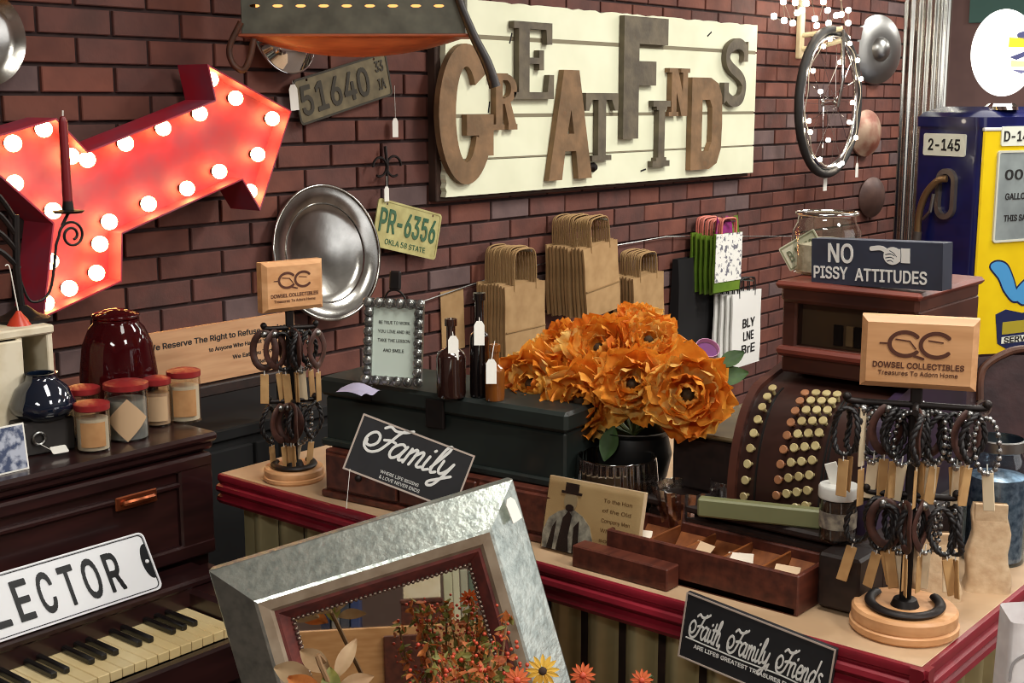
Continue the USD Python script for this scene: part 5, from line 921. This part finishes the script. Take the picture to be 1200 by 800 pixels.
def daisy(label, px, tt, r, m, heart, n=13):
    c = at_t(*px, tt); nn = CAM - c + [0, 0, .2]; M = frame(c, nn); t = thing('daisy', label, 'flower', M)
    for i in range(n): part(t, 'petal', mv(leaf(r, r * .17, .15 * r), rz(360 / n * i + 4 * (i % 2)) @ tr(0, r * .2, 0)), m, smooth=True)
    part(t, 'heart', mv(trimesh.creation.icosphere(2, r * .3), sc(1, 1, .6)), heart, smooth=True); e = (np.linalg.inv(M) @ np.append(root, 1))[:3]; part(t, 'stem', tube(spline([(0, 0, -.002), (0, -.02, -.03), e], 6), .0016, 5), STEM)
YEL = leafy('yellow_petal', (222, 178, 60), (198, 144, 36), 40, .2); ORP = leafy('orange_petal', (206, 96, 40), (176, 66, 26), 40, .2)
daisy('yellow daisy with dark heart in front of the galvanised frame', (636, 786), 1.44, .0155, YEL, mat('daisy_heart', (52, 32, 20), rough=.8)); daisy('orange dried flower at the bottom, right of the yellow daisy', (683, 791), 1.44, .012, ORP, BERRY); daisy('orange dried flower low at the left of the yellow daisy', (606, 797), 1.42, .013, ORP, BERRY); daisy('small orange flower cut by the bottom edge under the red counter trim', (752, 797), 1.46, .011, ORP, BERRY)
t = thing('magnolia_sprig', 'sprig of large pale dried leaves before the lower left of the mirror', 'dried leaves')
for px, tt, a, L, W, m in [((348, 790), 1.47, 72, .05, .013, PALEL), ((372, 776), 1.48, 55, .045, .012, PALEL), ((402, 776), 1.46, -24, .05, .009, PALEL), ((362, 808), 1.44, 60, .05, .013, RUSTL), ((412, 800), 1.45, -70, .04, .009, PALEL), ((388, 806), 1.43, 10, .04, .011, OLIVE)]:
    part(t, 'leaf', mv(leaf(L, W, .02), frame(at_t(*px, tt) , (-.7, -.6, .5), a) @ tr(0, -L * .4, 0)), m, smooth=True)
part(t, 'stem', tube(spline([at_t(380, 775, 1.46), at_t(385, 800, 1.44), root + [-.05, 0, .02], root], 6), .003, 6), TWIG)

# what the mirror reflects: a cupboard with books behind the camera
nS = np.array([.62, .79, 0]); SB = stand((-.66, -3.93, 0), nS)
t = thing('cupboard', 'honey wood cupboard with dark red door standing behind the viewpoint, seen in the mirror', 'cupboard', SB)
part(t, 'case', bx(-.5, .5, .0, .4, .02, 1.03, .004), OAK); part(t, 'door', bx(-.07, .12, -.015, 0, .6, 1.0, .004), REDWOOD); part(t, 'door', bx(-.45, -.1, -.015, 0, .06, .6, .004), REDWOOD)
bw = 0
for i, (x, w, h, cname) in enumerate([(-.14, .022, .19, (206, 204, 176)), (-.116, .03, .185, (196, 196, 166)), (-.19, .018, .17, (96, 110, 96)), (-.168, .024, .175, (170, 170, 150)), (.2, .03, .15, (44, 62, 110)), (.235, .03, .16, (60, 66, 80)), (.268, .026, .14, (120, 120, 118)), (.3, .03, .15, (30, 40, 70))]):
    cm = mat(f'book_cloth_{i}', cname, rough=.6); lab = ['cream book at the right in the mirror', 'widest cream book beside it in the mirror', 'thin green book seen in the mirror', 'grey cream book between green and cream books in the mirror', 'navy book leaning among binders in the mirror', 'slate grey book among binders in the mirror', 'light grey book among binders in the mirror', 'dark blue book at the far left in the mirror'][i]
    t = thing('book', lab, 'book', SB @ tr(x, .03, 1.031)); part(t, 'cover', cat(bx(0, .0025, 0, .13, 0, h, .001), bx(w - .0025, w, 0, .13, 0, h, .001), bx(0, w, -.003, .003, 0, h, .002)), cm); part(t, 'pages', bx(.0025, w - .0025, .002, .126, .003, h - .003, 0), WHITEP)
t = thing('red_box', 'dark red box beneath the white carton seen in the mirror', 'box', SB @ tr(-.02, .02, 1.031)); part(t, 'body', bx(-.06, .08, 0, .14, 0, .07, .003), REDWOOD); part(t, 'lid', bx(-.063, .083, -.003, .143, .07, .085, .003), REDWOOD)
t = thing('white_carton', 'white printed carton on the dark red box seen in the mirror', 'box', SB @ tr(-.02, .02, 1.117)); part(t, 'body', bx(-.055, .07, .0, .12, 0, .085, .002), mat('carton_print', (236, 226, 200), (222, 206, 170), 14, .6)); part(t, 'flap', bx(-.056, .071, -.001, .121, .084, .087, .001), WHITEP)

# gas pump beyond the column
nP = -fh * .88 + RT * .475; c0 = at_t(1150, 140, 5.8); PH = c0[2] + .02
PU = stand((c0[0], c0[1], 0), nP); PW, PD = .50, .38
gp = thing('gas_pump', 'vintage yellow and navy gas pump with lit white globe beyond the column', 'gas pump', PU)
NAV = mat('pump_navy', (18, 25, 84), (14, 20, 68), 6, .25, coat_weight=.4); YELP = mat('pump_yellow', (236, 204, 20), (226, 190, 14), 5, .3, coat_weight=.3)
def rbox(x0, x1, y0, y1, z0, z1, r): m = ext(affinity.translate(rrect(x1 - x0, y1 - y0, r, 6), (x0 + x1) / 2, (y0 + y1) / 2), z1 - z0); m.apply_translation([0, 0, z0]); return m
part(gp, 'body', rbox(0, PW, 0, PD, .08, PH - .04, .03), NAV, smooth=40); part(gp, 'plinth', rbox(-.02, PW + .02, -.02, PD + .02, 0, .08, .03), BLACK, smooth=40)
part(gp, 'cap', cat(rbox(-.012, PW + .012, -.012, PD + .012, PH - .055, PH - .01, .04), mv(trimesh.convex.convex_hull(np.array([(x, y, z) for z, k in ((0, 0), (.03, .02), (.055, .08)) for x in (-.0 + k, PW - k) for y in (0 + k, PD - k)])), tr(0, 0, PH - .02))), NAV, smooth=40)
part(gp, 'front_panel', bx(.012, PW - .012, -.012, .002, .12, PH - .07, .006), YELP, 'yellow front door'); part(gp, 'trim', bx(.008, PW - .008, -.016, .0, PH - .07, PH - .055, .003), mat('pump_trim', (226, 226, 220), rough=.3))
def on_front(px, py): p = np.linalg.inv(PU) @ np.append(CAM + ray(px, py) * (((PU[:3, 3] - CAM) @ nP) / (ray(px, py) @ nP)), 1); return p[0], p[2]
FR = frame((0, -.012, 0), (0, -1, 0)); PANE = mat('pump_pane', (226, 230, 216), rough=.4)
def plate(nm, x0, x1, z0, z1, m, d=.006, r=.01, F=FR): return part(gp, nm, mv(ext(affinity.translate(rrect(x1 - x0, z1 - z0, r), (x0 + x1) / 2, (z0 + z1) / 2), d), F), m)
ax, az = on_front(1171, 148); bx2, bz = on_front(1171, 171); g_ = plate('price_pane', ax, PW - ax, bz, az, PANE); part(g_, 'digits', mv(txt('D-145 2', (az - bz) * .5, PW - 2 * ax - .03, .002, True, PW / 2, (az + bz) / 2, .006), FR), INK, smooth=False)
ax, az = on_front(1168, 179); _, bz = on_front(1168, 281); g_ = plate('dial_window', ax, PW - ax, bz, az, mat('dial_grey', (150, 160, 160), (120, 128, 130), 5, .3)); [part(g_, 'dial_digits', mv(txt(w_, (az - bz) * hh_, ww_, .002, True, PW / 2, bz + (az - bz) * k_, .006), FR), INK, smooth=False) for w_, hh_, ww_, k_ in (('00.0', .11, .2, .75), ('GALLONS', .07, .18, .5), ('THIS SALE', .07, .18, .25))]
part(gp, 'window_rim', mv(ext(affinity.translate(rrect(PW - 2 * ax + .02, az - bz + .02, .015).difference(rrect(PW - 2 * ax, az - bz, .01)), PW / 2, (az + bz) / 2), .009), FR), mat('rim_pale', (206, 206, 190), rough=.35))
def fp(pts): return [on_front(*q) for q in pts]
BLU = mat('bird_blue', (74, 150, 206), rough=.35); wing = Polygon(spline(fp([(1158, 312), (1166, 306), (1177, 310), (1184, 325), (1189, 342), (1193, 350), (1184, 352), (1174, 340), (1168, 326)]), 5, True)).buffer(0); wing2 = Polygon(spline(fp([(1186, 345), (1196, 330), (1212, 320), (1220, 330), (1206, 346), (1196, 356)]), 5, True)).buffer(0)
b_ = part(gp, 'bird_emblem', mv(ext(U(wing, wing2), .002), FR), BLU, 'blue winged bird emblem', smooth=False); part(b_, 'outline', mv(ext(U(wing, wing2).buffer(.008).difference(U(wing, wing2)), .0015), FR), mat('emblem_navy', (18, 26, 66), rough=.4), smooth=False)
sh_ = Polygon(fp([(1164, 368), (1176, 362), (1195, 366), (1214, 362), (1226, 368), (1224, 402), (1195, 419), (1166, 402)])); part(gp, 'shield_emblem', mv(ext(sh_, .002), FR), mat('shield_navy', (26, 36, 78), rough=.4), 'navy shield emblem', smooth=False)
x1_, z1_ = on_front(1172, 377); x2_, z2_ = on_front(1218, 386); part(gp, 'shield_band', mv(ext(sbox(x1_, z2_, x2_, z1_), .003), FR), mat('band_olive', (166, 150, 40), rough=.5), smooth=False); _, z3_ = on_front(1172, 402); part(gp, 'shield_band', mv(ext(sbox(x1_, z3_, x2_, z2_ - .012), .003), FR), PANE, smooth=False)
part(gp, 'shield_text', mv(txt('SERVICE', .026, x2_ - x1_ - .03, .002, True, (x1_ + x2_) / 2, (z3_ + z2_ - .012) / 2, .003), FR), INK, smooth=False)
SD = frame((0, PD / 2, 0), (-1, 0, 0))     # left side of the pump: local x runs from the back (-) to the front (+)
SDM = SD; zt1 = PH - .085
g_ = plate('side_pane', -PD * .36, PD * .30, zt1 - .10, zt1 - .0, PANE, .006, .01, SDM); part(g_, 'digits', mv(txt('2-145', .05, PD * .5, .002, True, -.011, zt1 - .05, .006), SDM), INK, smooth=False)
part(gp, 'nozzle_boot', mv(ext(affinity.translate(rrect(.115, .23, .055).difference(rrect(.07, .18, .034)), .02, zt1 - .27), .02), SDM), mat('boot_chrome', (150, 142, 134), rough=.3, metallic=.8), 'oval nozzle boot')
nz = part(gp, 'nozzle', mv(tube(spline([(.04, zt1 - .20, .03), (0, zt1 - .21, .045), (-.06, zt1 - .27, .05), (-.10, zt1 - .36, .045), (-.11, zt1 - .46, .04)], 6), .016, 10), SDM), mat('nozzle_brass', (150, 122, 88), rough=.35, metallic=.8), smooth=60); part(nz, 'lever', mv(tube([(-.01, zt1 - .27, .055), (-.02, zt1 - .35, .06), (-.07, zt1 - .39, .05)], .008, 8), SDM), STEEL)
part(gp, 'hose', mv(tube(spline([(-.11, zt1 - .45, .04), (-.12, zt1 - .7, .05), (-.1, zt1 - 1.1, .08), (.02, zt1 - 1.3, .09), (.12, zt1 - 1.1, .07), (.15, zt1 - .9, .02)], 6), .02, 10), SDM), mat('hose_rubber', (70, 62, 58), rough=.6), smooth=60)
gc = at_t(1177, 62, 5.9); gr = 50 / FPX * 5.9; lc = (np.linalg.inv(PU) @ np.append(gc, 1))[:3]
GLOBE = mat('globe_glass', (246, 246, 240), rough=.2, emission_color=(1, .98, .92), emission_strength=1.0)
gb = part(gp, 'globe', mv(trimesh.creation.icosphere(4, gr), tr(*lc) @ sc(1, .42, 1)), GLOBE, 'lit white glass globe', smooth=True); part(gp, 'globe_collar', mv(lathe([(0, 0), (.075, 0), (.075, .015), (.055, .03), (0, .03)], 28), tr(lc[0], lc[1], PH + .02)), CHROME)
GS = gr / .261
GF = frame((lc[0] + .02, lc[1] - gr * .425, lc[2]), (0, -1, 0)); gl_ = [('yellow_band', sbox(-.12, .03, .12, .085), (236, 214, 40)), ('dark_arrow', P((-.11, -.03), (-.02, -.005), (.1, .03), (.13, .0), (.03, -.02), (-.05, -.045)).union(affinity.scale(Point(-.005, .1).buffer(.05), 1, .45)), (60, 62, 96)), ('pale_band', sbox(-.09, -.085, .12, -.05), (236, 228, 130)), ('dark_point', P((-.08, -.105), (.08, -.105), (.0, -.125)), (90, 90, 120))]
for nm, pl, c_ in gl_: part(gb, nm, mv(ext(affinity.scale(pl, GS, GS, origin=(0, 0)), .004), GF), mat('globe_' + nm, c_, rough=.4, emission_color=lin(c_), emission_strength=.7), smooth=False)
